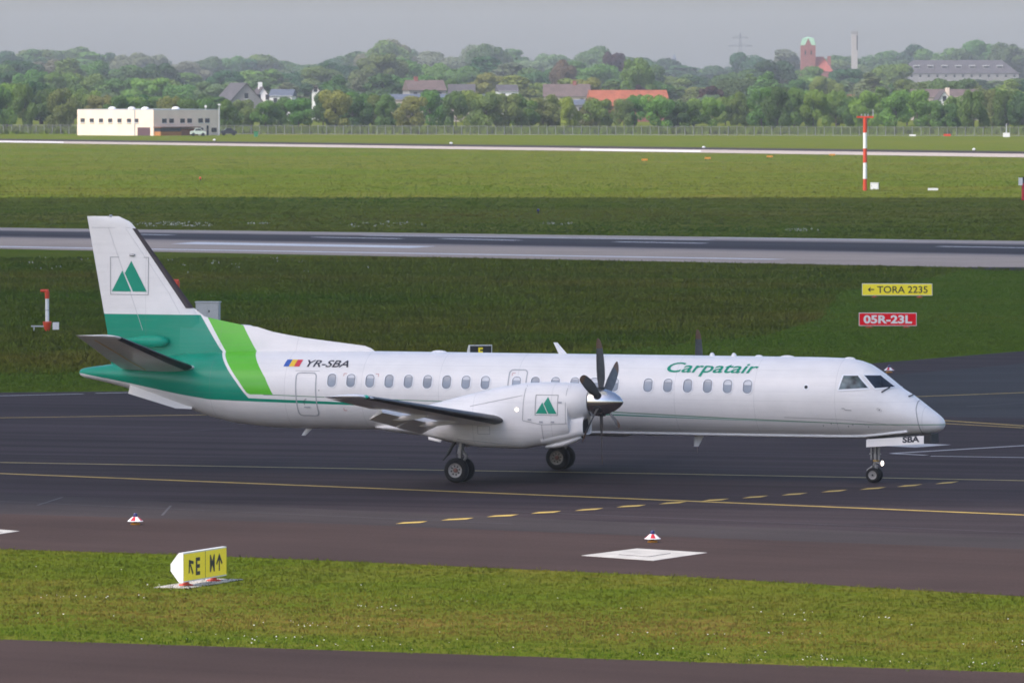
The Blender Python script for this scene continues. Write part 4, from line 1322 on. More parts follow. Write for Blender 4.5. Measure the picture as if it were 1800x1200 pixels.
gm = MB(); gm.box((12.4, -.36, 1.13), (12.72, .36, 1.40)); gm.build('gear_bay_wall', M['dark'], ng)
gm = MB(); gm.box((10.9, -.34, 1.20), (12.4, .34, 1.27)); gm.build('gear_bay', M['dark'], ng)
# ================================================================== airfield furniture
ORD = ['first', 'second', 'third', 'fourth', 'fifth', 'sixth', 'seventh', 'eighth', 'ninth', 'tenth', 'eleventh', 'twelfth', 'thirteenth', 'fourteenth', 'fifteenth', 'sixteenth', 'seventeenth', 'eighteenth', 'nineteenth', 'twentieth']
def ordinal(n):
    if n <= 20: return ORD[n - 1]
    t = {2: 'twenty', 3: 'thirty', 4: 'forty', 5: 'fifty', 6: 'sixty'}[n // 10]
    return {2: 'twentieth', 3: 'thirtieth', 4: 'fortieth', 5: 'fiftieth', 6: 'sixtieth'}[n // 10] if n % 10 == 0 else t + '-' + ORD[n % 10 - 1]

def arrow(w, h, t, ang):
    """shaft and open head as polygons inside a box, turned by ang about its middle"""
    P = [[(-t / 2, -h / 2), (t / 2, -h / 2), (t / 2, h / 2 - t), (-t / 2, h / 2 - t)],
         [(0, h / 2), (-w / 2, h / 2 - w * .55), (-w / 2 + t * .8, h / 2 - w * .55 - t * .5), (0, h / 2 - t * 1.5)],
         [(0, h / 2), (0, h / 2 - t * 1.5), (w / 2 - t * .8, h / 2 - w * .55 - t * .5), (w / 2, h / 2 - w * .55)]]
    ca, sa = math.cos(ang), math.sin(ang)
    return [[(x * ca - y * sa, x * sa + y * ca) for x, y in q] for q in P]

def airfield_sign(label, loc, rz, w, h, thick, gap, face, body, glyphs, ink, split=None, bulge=True, feet='orange_red', slab_=None):
    """box sign; local x along the face, face looks to -y. glyphs: (text or arrow angle, x, y, width, height)"""
    root = empty('airfield_sign', loc, rz)
    tag(root, label, 'sign')
    mb = MB()
    prof = [(0, gap), (0, gap + h), (thick * .35, gap + h), (thick, gap + h * .62), (thick, gap + h * .38), (thick * .35, gap)] if bulge else [(0, gap), (0, gap + h), (thick, gap + h), (thick, gap)]
    mb.loft([[(x, y, z) for y, z in prof] for x in (-w / 2, w / 2)])
    mb.build('housing', body, root)
    mb = MB(); e = .03
    if split is None: cells = [(-w / 2 + e, w / 2 - e)]
    else: cells = [(-w / 2 + e, split - .012), (split + .012, w / 2 - e)]
    for a, b in cells:
        mb = MB(); mb.box((a, -.012, gap + e), (b, .0 - .0005, gap + h - e)); mb.build('face_panel', face, root)
    if split is not None:
        mb = MB(); mb.box((split - .010, -.014, gap + e), (split + .010, -.0005, gap + h - e)); mb.build('divider', M['black'], root)
    for gsp in glyphs:
        mb = MB()
        if isinstance(gsp[0], str):
            vs_, fs = fit_text(gsp[0], gsp[3], gsp[4], bold=gsp[5] if len(gsp) > 5 else .03)
            mb.add([(gsp[1] + v.x, -.0155, gap + gsp[2] + v.y) for v in vs_], fs)
        else:
            for poly in arrow(gsp[3], gsp[4], gsp[5], gsp[0]):
                mb.add([(gsp[1] + x, -.0155, gap + gsp[2] + y) for x, y in poly], [tuple(range(len(poly)))])
        o = mb.build('lettering', ink, root)
        if sum(p.normal.y for p in o.data.polygons) > 0: o.data.flip_normals()
    for x in (-w * .32, w * .32):
        mb = MB(); mb.lathe([(0, .17), (.03, .16), (.05, .07), (gap + .02, .05)], (x, thick * .4, 0), (0, 0, 1), 16)
        mb.build('foot', M[feet], root, smooth=True)
    if slab_:
        mb = MB(); mb.box((-w / 2 - slab_, -slab_ * .8, -.03), (w / 2 + slab_, thick + slab_ * .8, .006)); mb.build('base_slab', M['slab'], root)
    return root

A, B = at(322, 1032), at(398, 1019.5)
mid = (A + B) / 2; d = B - A
airfield_sign('yellow sign with black arrows and letters E and M on near grass strip', (mid.x, mid.y, .012), math.atan2(d.y, d.x), d.length, .66, .30, .10, M['sign_yellow'], M['white'],
              [(R_(38), -d.length * .335, .33, .42, .42, .075), ('E', -d.length * .225, .12, d.length * .10, .40, .035), ('M', d.length * .10, .14, d.length * .115, .39, .03), (0.0, d.length * .32, .34, .42, .40, .075)], M['black'], split=0.0, slab_=.34)
p = at(1577, 523)
airfield_sign('long yellow sign reading TORA 2235 on mown grass', (p.x, p.y, .003), R_(-3), 3.62, .62, .35, .10, M['sign_yellow'], M['offwhite'],
              [(R_(90), -1.35, .31, .26, .34, .06), ('TORA 2235', -1.03, .13, 2.6, .36, .015)], M['black'])
p = at(1560.5, 576)
airfield_sign('red sign with white lettering 05R-23L on mown grass', (p.x, p.y, .003), R_(-2), 2.62, .60, .3, .08, M['sign_red_lit'], M['offwhite'],
              [('05R-23L', -1.10, .11, 2.2, .38, .035)], M['white'])
p = at(845, 641)
airfield_sign('small black sign with yellow letter E behind the fuselage', (p.x, p.y, .003), R_(12), .92, .70, .45, .08, M['black'], M['offwhite'],
              [('E', -.10, .24, .19, .36, .03)], M['sign_yellow'])

def edge_marker(px, py, label):
    root = empty('taxiway_edge_light', at(px, py) + Vector((0, 0, .008)), rng.uniform(0, 1))
    tag(root, label, 'edge light', 'striped taxiway edge lights')
    mb = MB(); mb.lathe([(0, 0), (0, .125), (.02, .13), (.045, .10), (.05, .04), (.05, 0)], (0, 0, 0), (0, 0, 1), 20); mb.build('base_plate', M['amber'], root, smooth=True)
    mb = MB(); mb.lathe([(.04, .05), (.10, .05)], (0, 0, 0), (0, 0, 1), 12); mb.build('stem', M['dark'], root)
    mb = MB(); n = 16
    for k in range(n):
        a, b = 2 * math.pi * k / n, 2 * math.pi * (k + 1) / n
        P = lambda r, z, t: (r * math.cos(t), r * math.sin(t), z)
        mb.add([P(.205, .085, a), P(.205, .085, b), P(.19, .10, b), P(.19, .10, a)], [(0, 1, 2, 3)], 0)
        mb.add([P(.19, .10, a), P(.19, .10, b), P(.075, .20, b), P(.075, .20, a)], [(0, 1, 2, 3)], 1 if (k // 2) % 2 else 0)
        mb.add([P(.075, .20, a), P(.075, .20, b), P(0, .20, b)], [(0, 1, 2)], 0)
        mb.add([P(.205, .085, a), P(.205, .085, b), P(0, .10, b)], [(2, 1, 0)], 0)
    mb.build('striped_skirt', [M['white'], M['sign_red']], root)
    mb = MB(); mb.lathe([(.20, .055), (.26, .055), (.285, .04), (.295, 0)], (0, 0, 0), (0, 0, 1), 14); mb.build('blue_lens', M['blue_glass'], root, smooth=True)
edge_marker(238, 922, 'red and white taxiway edge light on the brown shoulder above the E sign')
edge_marker(1147, 953, 'red and white taxiway edge light beside the pale concrete slab')
edge_marker(1563, 655, 'red and white taxiway edge light behind the aircraft nose')

def hooded_post(px, py, label):
    root = empty('hooded_post', at(px, py))
    tag(root, label, 'marker post', 'red and white hooded posts')
    mb = MB(); mb.lathe([(.0, .06), (.12, .14), (.42, .20), (.46, .20), (.46, .10)], (0, 0, .0), (0, 0, 1), 14); mb.build('bucket', M['orange_red'], root, smooth=True)
    mb = MB(); mb.tube((0, 0, .4), (0, 0, 1.5), .085, n=12); mb.build('pole', M['white'], root, smooth=True)
    mb = MB(); mb.tube((0, 0, .95), (0, 0, .98), .092, n=12); mb.build('band', M['grey'], root)
    mb = MB(); mb.tube((0, 0, 1.48), (0, 0, 1.80), .10, .11, n=12); mb.tube((.06, 0, 1.82), (-.30, 0, 1.83), .08, .06, n=10); mb.build('hood', M['orange_red'], root, smooth=True)
    mb = MB(); mb.box((.25, -.15, .1), (.52, .15, .42)); mb.build('junction_box', M['offwhite'], root)
    mb = MB(); mb.box((-.72, -.06, .22), (-.1, .06, .28)); mb.box((-.62, -.03, 0), (-.56, .03, .22)); mb.build('side_arm', M['grey'], root)
hooded_post(83, 583, 'red hooded white post standing in dark grass left of the tail')
hooded_post(312, 562, 'red hooded post peeking out behind the fin leading edge')

def cabinet(px, py, w, dp, h, label, doors=2, mat='grey', rz=-.15):
    root = empty('equipment_cabinet', at(px, py), rz)
    tag(root, label, 'cabinet')
    mb = MB(); mb.box((-w / 2, 0, .0), (w / 2, dp, h)); mb.build('case', M[mat], root)
    mb = MB(); mb.box((-w / 2 - .03, -.04, h), (w / 2 + .03, dp + .03, h + .05)); mb.build('lid', M[mat], root)
    for k in range(doors):
        a = -w / 2 + w * k / doors
        mb = MB(); mb.box((a + .02, -.018, .1), (a + w / doors - .02, -.001, h - .05)); dd = mb.build('door', M[mat], root)
        mb = MB(); mb.box((a + .07, -.035, h * .5), (a + .12, -.0185, h * .62)); mb.build('handle', M['dark'], dd)
cabinet(364, 566, 1.08, .5, .90, 'grey two door equipment cabinet behind the tail', 2, 'grey')
cabinet(1537, 333, .8, .5, .62, 'white equipment box at the foot of the red and white mast', 1, 'white')

# approach mast with red and white bands
root = empty('antenna_mast', at(1520.5, 335)); tag(root, 'tall red and white banded mast with crossbar on far grass', 'mast')
zs = [0, 1.15, 2.75, 4.15, 5.7, 7.15]
for k in range(5):
    mb = MB(); mb.tube((0, 0, zs[k]), (0, 0, zs[k + 1]), .20, .19, n=10); mb.build('red_band' if k % 2 == 0 else 'white_band', M['orange_red'] if k % 2 == 0 else M['white'], root, smooth=True)
mb = MB(); mb.box((-.82, -.12, 7.15), (.82, .12, 7.32)); mb.build('crossbar', M['orange_red'], root)
for x in (-.35, .0, .3, .78):
    mb = MB(); mb.tube((x, 0, 7.32), (x, 0, 7.55 if x < .7 else 8.0), .05, n=6); mb.build('lamp_stub', M['grey'], root)
def low_board(px, py, w, h, mat, label, legs=.15, cat='marker board', group=None):
    root = empty('marker_board', at(px, py)); tag(root, label, cat, group)
    mb = MB(); mb.box((-w / 2, -.05, legs), (w / 2, .05, legs + h)); mb.build('board', M[mat], root)
    for x in (-w * .3, w * .3):
        mb = MB(); mb.box((x - .04, -.04, 0), (x + .04, .04, legs)); mb.build('leg', M['dark'], root)
for k, (x, y) in enumerate(((1133, 284.5), (1244, 281.5), (1353, 278.5), (1463, 275.5))):
    low_board(x, y, .8, .22, 'amber', 'low amber board by the far runway, %s from the left of four' % ORD[k], .16, group='amber boards by the far runway')
low_board(1640, 335, 1.0, .22, 'white', 'low white board in far grass right of the mast', .02)
low_board(1604, 240.5, 1.2, .32, 'white', 'small white board near the far fence', .1)
low_board(1665, 240.5, 1.3, .40, 'orange_red', 'small orange board near the far fence', .1)
for k, (x, y) in enumerate(((377, 249), (793, 255), (1237, 262), (1712, 266))):
    root = empty('runway_light', at(x, y)); tag(root, 'white lamp beside the far runway, %s from the left of four' % ORD[k], 'runway light', 'far runway lights')
    mb = MB(); mb.tube((0, 0, 0), (0, 0, .2), .06, n=8); mb.build('stem', M['grey'], root)
    mb = MB(); mb.lathe([(.18, .1), (.22, .26), (.36, .24), (.46, .0)], (0, 0, 0), (0, 0, 1), 12); mb.build('lamp_dome', M['white'], root, smooth=True)
for (x, y, c, lb) in ((352, 318, 'orange_red', 'small orange lamp in the bright grass at left'), (946, 376, 'blue_glass', 'tiny blue lamp in the dark grass beyond the runway')):
    root = empty('field_lamp', at(x, y)); tag(root, lb, 'lamp')
    mb = MB(); mb.tube((0, 0, 0), (0, 0, .22), .05, n=8); mb.build('stem', M['dark'], root)
    mb = MB(); mb.lathe([(.2, .10), (.3, .12), (.40, .08), (.44, 0)], (0, 0, 0), (0, 0, 1), 10); mb.build('lens', M[c], root, smooth=True)
root = empty('monitor_post', at(1799, 352)); tag(root, 'red post with white box cut off by the right edge of the picture', 'post')
mb = MB(); mb.tube((0, 0, 0), (0, 0, 1.55), .17, n=10); mb.build('post', M['sign_red'], root, smooth=True)
mb = MB(); mb.box((-.45, -.15, 1.35), (-.08, .15, 2.05)); mb.build('white_box', M['white'], root)
mb = MB(); mb.box((-.08, -.15, 1.55), (.4, .15, 2.1)); mb.build('dark_box', M['dark'], root)
root = empty('weather_mast', at(1769, 241)); tag(root, 'white box with thin mast near the far fence at right', 'mast')
mb = MB(); mb.box((-.6, -.4, 0), (.6, .4, .75)); mb.build('box', M['white'], root)
mb = MB(); mb.tube((0, 0, .75), (0, 0, 2.4), .09, n=6); mb.build('pole', M['grey'], root)

# ------------------------------------------------------------------ far perimeter fence
fa, fb = at(-420, 234), at(2250, 241)
froot = empty('perimeter_fence', fa); tag(froot, 'long grey wire mesh fence in front of the trees', 'fence')
fv = fb - fa; fl = fv.length; fd = fv.normalized()
M['fence_post'] = mat_plain('weathered_steel_post', (0.20, 0.205, 0.20), 0.6, var=0.15)
posts = 178
pm = MB(); pm.box((-.045, -.045, 0), (.045, .045, 1.75)); pm.box((-.04, -.30, 1.70), (.04, .045, 1.78))
first = None
for k in range(posts + 1):
    if first is None:
        first = pm.build('post', M['fence_post'], froot); o = first
    else:
        o = first.copy(); col.objects.link(o)
    o.location = fd * (fl * k / posts); o.rotation_euler = (0, 0, math.atan2(fd.y, fd.x))
m, nt, b = new_mat('wire_mesh')
b.inputs['Base Color'].default_value = (0.13, 0.135, 0.13, 1)
tr = nt.nodes.new("ShaderNodeBsdfTransparent"); mx = nt.nodes.new("ShaderNodeMixShader")
gm_ = nt.nodes.new("ShaderNodeNewGeometry")
nn = noise_node(nt, gm_.outputs['Position'], 0.25, 3, .6)
mr = nt.nodes.new("ShaderNodeMapRange"); mr.inputs['To Min'].default_value = .14; mr.inputs['To Max'].default_value = .36
nt.links.new(nn.outputs['Fac'], mr.inputs['Value']); nt.links.new(mr.outputs[0], mx.inputs[0])
nt.links.new(tr.outputs[0], mx.inputs[1]); nt.links.new(b.outputs[0], mx.inputs[2]); nt.links.new(mx.outputs[0], nt.nodes["Material Output"].inputs['Surface'])
mb = MB(); q = fd * fl
mb.add([(0, 0.07, .05), (q.x, q.y + .07, .05), (q.x, q.y + .07, 1.65), (0, .07, 1.65)], [(0, 1, 2, 3)])
mb.build('mesh_panel', m, froot)
for z in (.06, 1.66):
    mb = MB(); mb.tube((0, .07, z), (q.x, q.y + .07, z), .03, n=5); mb.build('rail', M['fence_post'], froot)

# ------------------------------------------------------------------ buildings
WALL = {'cream': mat_plain('cream_render', (0.85, 0.69, 0.55), .9, var=.06, scale=.5), 'white': mat_plain('white_render', (0.78, 0.76, 0.73), .9, var=.05, scale=.5), 'brick': mat_plain('brick_wall', (0.26, 0.10, 0.085), .9, var=.2, scale=1.5), 'grey': mat_plain('grey_render', (0.25, 0.24, 0.24), .9, var=.1, scale=.5), 'tan': mat_plain('tan_render', (0.45, 0.38, 0.32), .9, var=.1, scale=.5), 'brown': mat_plain('brown_timber', (0.22, 0.09, 0.04), .8, var=.15, scale=.5)}
def mat_tiles(name, color):
    m, nt, b = new_mat(name)
    tc = nt.nodes.new("ShaderNodeTexCoord")
    wv = nt.nodes.new("ShaderNodeTexWave"); wv.bands_direction = 'Z'; wv.inputs['Scale'].default_value = 1.2; wv.inputs['Distortion'].default_value = .4
    nt.links.new(tc.outputs['Object'], wv.inputs['Vector'])
    n = noise_node(nt, tc.outputs['Object'], .6, 5, .65)
    r = ramp(nt.nodes, [(.3, [c * .72 for c in color]), (.7, [c * 1.2 for c in color])]); nt.links.new(n.outputs['Fac'], r.inputs['Fac'])
    c = mixc(nt, .15, r.outputs['Color'], wv.outputs['Color'], 'MULTIPLY')
    nt.links.new(c, b.inputs['Base Color']); b.inputs['Roughness'].default_value = .85
    return m
ROOF = {'orange': mat_tiles('orange_tiles', (0.34, 0.10, 0.05)), 'grey': mat_tiles('grey_tiles', (0.088, 0.083, 0.088)), 'brown': mat_tiles('brown_tiles', (0.135, 0.098, 0.088)), 'dark': mat_tiles('dark_tiles', (0.085, 0.07, 0.07)), 'slate': mat_tiles('blue_slate', (0.10, 0.12, 0.155)), 'red': mat_tiles('red_tiles', (0.33, 0.085, 0.06)), 'copper': mat_plain('copper_patina', (0.27, 0.44, 0.30), .7, var=.12, scale=.8)}

def gable_house(label, x0, x1, y_ridge, y_eave, dist, wall, roof, gable=False, depth=8.0, rz=0.0, windows=1, chimney=None, hip=0.0, name='house', dormers=0):
    """ridge and eaves measured in the photo; gable=True turns the gable to the viewer"""
    s = dist / F_PX
    w = (x1 - x0) * s / max(math.cos(rz), .3); zr = CAM_H - (y_ridge - HORIZON) * s; ze = CAM_H - (y_eave - HORIZON) * s
    root = empty(name, ((((x0 + x1) / 2) - 900) * s, dist, 0), rz); tag(root, label, 'church' if 'church' in name else 'house')
    mb = MB(); o = .25
    hx, hy = w / 2, depth / 2
    if gable:
        mb.box((-hx, -hy, 0), (hx, hy, ze))
        for y in (-hy, hy): mb.add([(-hx, y, ze), (hx, y, ze), (0, y, zr)], [(0, 1, 2)])
        wl_ = mb.build('wall', WALL[wall], root)
        mb = MB(); t = .18; k = (zr - ze) / hx
        for sgn in (-1, 1):
            a, b_ = (sgn * (hx + o), ze - k * o), (0, zr)
            mb.add([(a[0], -hy - o, a[1]), (b_[0], -hy - o, b_[1]), (b_[0], hy + o, b_[1]), (a[0], hy + o, a[1]), (a[0], -hy - o, a[1] + t), (b_[0], -hy - o, b_[1] + t), (b_[0], hy + o, b_[1] + t), (a[0], hy + o, a[1] + t)], [(0, 1, 2, 3), (4, 5, 6, 7), (0, 1, 5, 4), (1, 2, 6, 5), (2, 3, 7, 6), (3, 0, 4, 7)])
        rf = mb.build('roof', ROOF[roof], root)
        n = windows
        for j in range(n):
            xx = 0 if n == 1 else -hx * .45 + hx * .9 * j / (n - 1)
            zc = ze + (zr - ze) * .30
            mb = MB(); mb.box((xx - .45, -hy - .05, zc - .65), (xx + .45, -hy + .1, zc + .65)); wi = mb.build('window', M['window'], root)
            mb = MB(); mb.box((xx - .55, -hy - .10, zc - .8), (xx + .55, -hy - .052, zc - .7)); mb.build('sill', M['white'], wi)
    else:
        mb.box((-hx, -hy, 0), (hx, hy, ze))
        if not hip:
            for x in (-hx, hx): mb.add([(x, -hy, ze), (x, hy, ze), (x, 0, zr)], [(0, 1, 2)])
        wl_ = mb.build('wall', WALL[wall], root)
        mb = MB(); h = hip
        e0 = ze - .15
        mb.add([(-hx - o, -hy - o, e0), (hx + o, -hy - o, e0), (hx + o, hy + o, e0), (-hx - o, hy + o, e0), (-hx - o + h, 0, zr), (hx + o - h, 0, zr)], [(0, 1, 5, 4), (2, 3, 4, 5), (1, 2, 5), (3, 0, 4), (3, 2, 1, 0)])
        rf = mb.build('roof', ROOF[roof], root)
        n = windows
        for j in range(n):
            xx = -hx + w * (j + .5) / n
            mb = MB(); mb.box((xx - .45, -hy - .05, ze - 1.9), (xx + .45, -hy + .1, ze - .6)); wi = mb.build('window', M['window'], root)
            mb = MB(); mb.box((xx - .55, -hy - .10, ze - 2.05), (xx + .55, -hy - .052, ze - 1.95)); mb.build('sill', M['white'], wi)
        for j in range(dormers):
            xx = -hx + h * .7 + (w - 1.4 * h) * (j + .5) / dormers
            f = .42; zz_ = e0 + (zr - e0) * f; yy = (-hy - o) * (1 - f)
            mb = MB(); mb.box((xx - 1.3, yy - .25, zz_ - .25), (xx + 1.3, yy + 2.0, zz_ + .9)); dm = mb.build('dormer', WALL['grey'], root)
            mb = MB(); mb.box((xx - 1.4, yy - .4, zz_ + .9), (xx + 1.4, yy + 2.2, zz_ + 1.1)); mb.build('dormer_roof', M['white'], dm)
            mb = MB(); mb.box((xx - 1.0, yy - .28, zz_ + .0), (xx + 1.0, yy - .251, zz_ + .7)); mb.build('dormer_window', M['window'], dm)
    if chimney:
        cx, top, cm = chimney
        mb = MB(); mb.box((cx - .45, -.5, zr - 1.8), (cx + .45, .5, zr + top)); mb.build('chimney', WALL[cm], rf)
    return root

gable_house('low grey roofed gable house at the left end of the village', 392, 447, 147, 178, 2010, 'grey', 'grey', True, 12, .35)
gable_house('white gable house with tall white chimney and dark roof', 441, 474, 154, 178, 2030, 'white', 'dark', True, 12, .15, 2, (.0, 1.3, 'white'))
gable_house('house with grey solar roof and white wall in the trees', 478, 517, 157, 168, 2020, 'white', 'slate', False, 8, -.1, 2)
gable_house('tiny white gable end showing above the hedge', 549, 562, 151, 160, 2080, 'white', 'brown', True, 6)
gable_house('long low shed with dark blue roof behind the hedge', 676, 872, 165.5, 175, 2000, 'tan', 'slate', False, 10, 0.0, 6)
gable_house('pinkish brown roofed house left of the grey gable roof', 714, 778, 141, 158, 2120, 'grey', 'brown', False, 9, .2, 3, (-2.2, .9, 'brick'))
gable_house('house with plain grey roof above the blue roofed shed', 789, 834, 148, 168, 2090, 'grey', 'grey', False, 9, 0.0, 2)
gable_house('pale grey house half hidden in trees', 874, 908, 149, 160, 2140, 'white', 'grey', False, 8, .1, 2)
gable_house('long house with dull brown roof left of the orange barn', 956, 1036, 148, 169, 2100, 'tan', 'brown', False, 10, 0.0, 3, (2.0, .8, 'brick'))
gable_house('large barn with bright orange tiled roof', 1036, 1170, 158.5, 186, 2000, 'brick', 'orange', False, 14, .12, 3)
gable_house('small shed with blue grey roof beside the orange barn', 1003, 1046, 175, 184, 1960, 'grey', 'slate', False, 7, -.15, 1)
gable_house('little white gable house with chimney below the mansion', 1643, 1668, 161, 179, 1990, 'white', 'dark', True, 8, .1, 1, (1.3, .9, 'cream'))
gable_house('long low roof behind the little white gable house', 1602, 1722, 157, 170, 2060, 'tan', 'brown', False, 9, 0.0, 4)
gable_house('small cream house peeping out above the hedge near the mast', 1482, 1500, 167, 176, 1990, 'cream', 'orange', False, 6, 0.0, 1)
gable_house('small white house at the right edge above the hedge', 1784, 1801, 168, 176, 1990, 'white', 'grey', False, 6, 0.0, 1)
gable_house('grand mansion with long grey hipped roof and rows of dormers', 1578, 1788, 106, 129, 3600, 'grey', 'grey', False, 18, 0.0, 14, None, 7.0, 'mansion', 7)
# church with copper capped tower
s = 4000 / F_PX
root = empty('church', ((1420 - 900) * s, 4000, 0)); tag(root, 'brick church with copper green tower cap and red nave roof', 'church')
hw = 13 * s
ztop, zcap = CAM_H + (130 - 66) * s, CAM_H + (130 - 80) * s
mb = MB(); mb.box((-hw, -hw, 0), (hw, hw, zcap))
for (ax, sg) in (('y', -1), ('y', 1), ('x', -1), ('x', 1)):
    P = [(-hw * .45, zcap), (hw * .45, zcap), (0, ztop - .4)]
    e = sg * (hw + .03)
    mb.add([(u, e, z) if ax == 'y' else (e, u, z) for u, z in P], [(0, 1, 2)])
mb.build('tower', WALL['brick'], root)
mb = MB(); mb.add([(-hw - .1, -hw - .0, zcap), (hw + .1, -hw, zcap), (hw + .1, hw, zcap), (-hw - .1, hw, zcap), (-hw * .75, -hw * .75, ztop - .5), (hw * .75, -hw * .75, ztop - .5), (hw * .75, hw * .75, ztop - .5), (-hw * .75, hw * .75, ztop - .5), (0, 0, ztop + .3)], [(0, 1, 5, 4), (1, 2, 6, 5), (2, 3, 7, 6), (3, 0, 4, 7), (4, 5, 8), (5, 6, 8), (6, 7, 8), (7, 4, 8)]); mb.build('copper_cap', ROOF['copper'], root)
for x in (-hw * .4, hw * .4):
    mb = MB(); mb.box((x - .4, -hw - .06, zcap - 4.6), (x + .4, -hw + .1, zcap - 2.6)); mb.build('belfry_opening', M['dark'], root)
mb = MB(); z1, z2 = CAM_H + (130 - 100) * s, CAM_H + (130 - 126) * s
x0_, x1_ = 5 * s, 42 * s
mb.box((x0_, -4, 0), (x1_, 6, z2)); mb.build('nave', WALL['brick'], root)
mb = MB(); mb.add([(x0_, -4.4, z2), (x1_ + .4, -4.4, z2), (x1_ + .4, 6.4, z2), (x0_, 6.4, z2), (x0_, 1, z1), (x1_ - 4, 1, z1)], [(0, 1, 5, 4), (2, 3, 4, 5), (1, 2, 5), (3, 0, 4)]); mb.build('nave_roof', ROOF['red'], root)
mb = MB(); mb.box((34 * s, -2, z2), (40 * s, 3, z1 + .3)); mb.build('stair_turret', WALL['brick'], root)
# concrete chimney
s = 3900 / F_PX
root = empty('chimney_tower', ((1501.5 - 900) * s, 3900, 0)); tag(root, 'slim pale concrete chimney rising right of the church', 'chimney')
zt = CAM_H + (130 - 55) * s
mb = MB(); mb.box((-5.3 * s, -5.3 * s, 0), (5.3 * s, 5.3 * s, zt - 1.5)); mb.build('shaft', mat_plain('pale_stack', (.38, .35, .34), .9, var=.06), root)
mb = MB(); mb.box((-5.7 * s, -5.7 * s, zt - 1.5), (5.7 * s, 5.7 * s, zt)); mb.build('cap', WALL['grey'], root)
mb = MB(); mb.box((3.6 * s, -5.5 * s, zt - 9), (5.5 * s, -5.31 * s, zt - 2)); mb.build('ladder_rail', M['dark'], root)
# distant spire and pylon
s = 6000 / F_PX
root = empty('spire', ((1185 - 900) * s, 6000, 0)); tag(root, 'tiny dark church spire on the hazy horizon', 'spire')
mb = MB(); mb.box((-1.5, -1.5, 0), (1.5, 1.5, CAM_H + (130 - 104) * s)); mb.build('tower', ROOF['slate'], root)
mb = MB(); zt = CAM_H + (130 - 104) * s; mb.add([(-1.7, -1.7, zt), (1.7, -1.7, zt), (1.7, 1.7, zt), (-1.7, 1.7, zt), (0, 0, zt + 4)], [(0, 1, 4), (1, 2, 4), (2, 3, 4), (3, 0, 4)]); mb.build('spire_roof', ROOF['slate'], root)
M['pylon'] = mat_plain('dull_pylon_steel', (0.10, 0.10, 0.11), 0.7)
s = 5600 / F_PX
root = empty('power_pylon', ((1301 - 900) * s, 5600, 0)); tag(root, 'faint lattice power pylon on the hazy horizon', 'pylon')
zt = CAM_H + (130 - 58) * s
mb = MB()
for sx in (-1, 1):
    for sy in (-1, 1):
        mb.tube((sx * 2.2, sy * 2.2, 0), (sx * .25, sy * .25, zt), .16, n=4)
for k in range(8):
    z0, z1 = zt * k / 8, zt * (k + 1) / 8; w0, w1 = 2.2 - 1.95 * k / 8, 2.2 - 1.95 * (k + 1) / 8
    mb.tube((-w0, -w0, z0), (w1, -w1, z1), .10, n=4); mb.tube((w0, -w0, z0), (-w1, -w1, z1), .10, n=4)
mb.build('lattice', M['pylon'], root)
for z, w in ((zt - 3.5, 5.5), (zt - 9, 8.5)):
    mb = MB(); mb.tube((-w, 0, z), (w, 0, z), .22, n=4); mb.tube((-w, 0, z), (0, 0, z + 1.6), .12, n=4); mb.tube((w, 0, z), (0, 0, z + 1.6), .12, n=4); mb.build('cross_arm', M['pylon'], root)

# white airfield building with a lit and a shaded front
D0 = 1545.0; s = D0 / F_PX
phi = R_(40)
root = empty('airfield_building', ((270 - 900) * s, D0, 0), 0.0)
tag(root, 'flat roofed cream airfield building in front of the fence', 'building')
L1, L2, HB = 140 * s / math.cos(phi), 110 * s / math.sin(phi), 4.75
lv, rv = Vector((-math.cos(phi), math.sin(phi), 0)), Vector((math.sin(phi), math.cos(phi), 0))
ln, rn = Vector((-math.sin(phi), -math.cos(phi), 0)), Vector((math.cos(phi), -math.sin(phi), 0))
mb = MB(); c_ = [Vector((0, 0, 0)), lv * L1, lv * L1 + rv * L2, rv * L2]
mb.prism([(p.x, p.y) for p in c_], 0, HB); mb.build('wall', WALL['cream'], root)
mb = MB(); mb.prism([((p.x - 0) * 1.0 + (ln + rn).x * .0, p.y) for p in c_], HB + .001, HB + .14); pr = mb.build('parapet', M['grey'], root)
def facade(name, base, u0, u1, z0, z1, nrm, mat, thick=.08, parent=None):
    mb = MB(); a, b_ = base * u0, base * u1
    q = [a - nrm * .1, b_ - nrm * .1, b_ + nrm * thick, a + nrm * thick]
    mb.prism([(p.x, p.y) for p in q], z0, z1); return mb.build(name, mat, parent or root)
for px_ in (140, 157, 174, 191, 208, 225.5, 239):
    u = L1 * (270 - px_) / 140
    w_ = facade('window', lv, u - .5, u + .5, 2.45, 3.15, ln, M['window']); facade('sill', lv, u - .6, u + .6, 2.32, 2.42, ln, M['white'], .14, w_)
for px_ in (288, 300, 318.5, 330.5, 349, 360.5):
    u = L2 * (px_ - 270) / 110
    w_ = facade('window', rv, u - .6, u + .6, 2.35, 3.15, rn, M['window']); facade('sill', rv, u - .7, u + .7, 2.22, 2.32, rn, M['white'], .14, w_)
for px_ in (349, 372): facade('window', rv, L2 * (px_ - 270) / 110 - .7, L2 * (px_ - 270) / 110 + .7, .6, 1.4, rn, M['window'])
facade('door', rv, L2 * 89.5 / 110, L2 * 92.5 / 110, 0, 1.8, rn, M['window'])
facade('garage_door', lv, L1 * 6 / 140, L1 * 29 / 140, .0, 1.55, ln, mat_plain('maroon_door', (.10, .05, .06), .7), .05)
facade('downpipe', lv, L1 * 33.5 / 140, L1 * 34.8 / 140, 0, HB, ln, M['grey'], .12)
facade('canopy_wall', rv, .2, L2 * 36 / 110, .0, .75, rn, mat_plain('orange_cladding', (.42, .17, .04), .7), 1.6)
facade('canopy_glass', rv, .25, L2 * 36 / 110, .76, 1.45, rn, M['window'], 1.5)
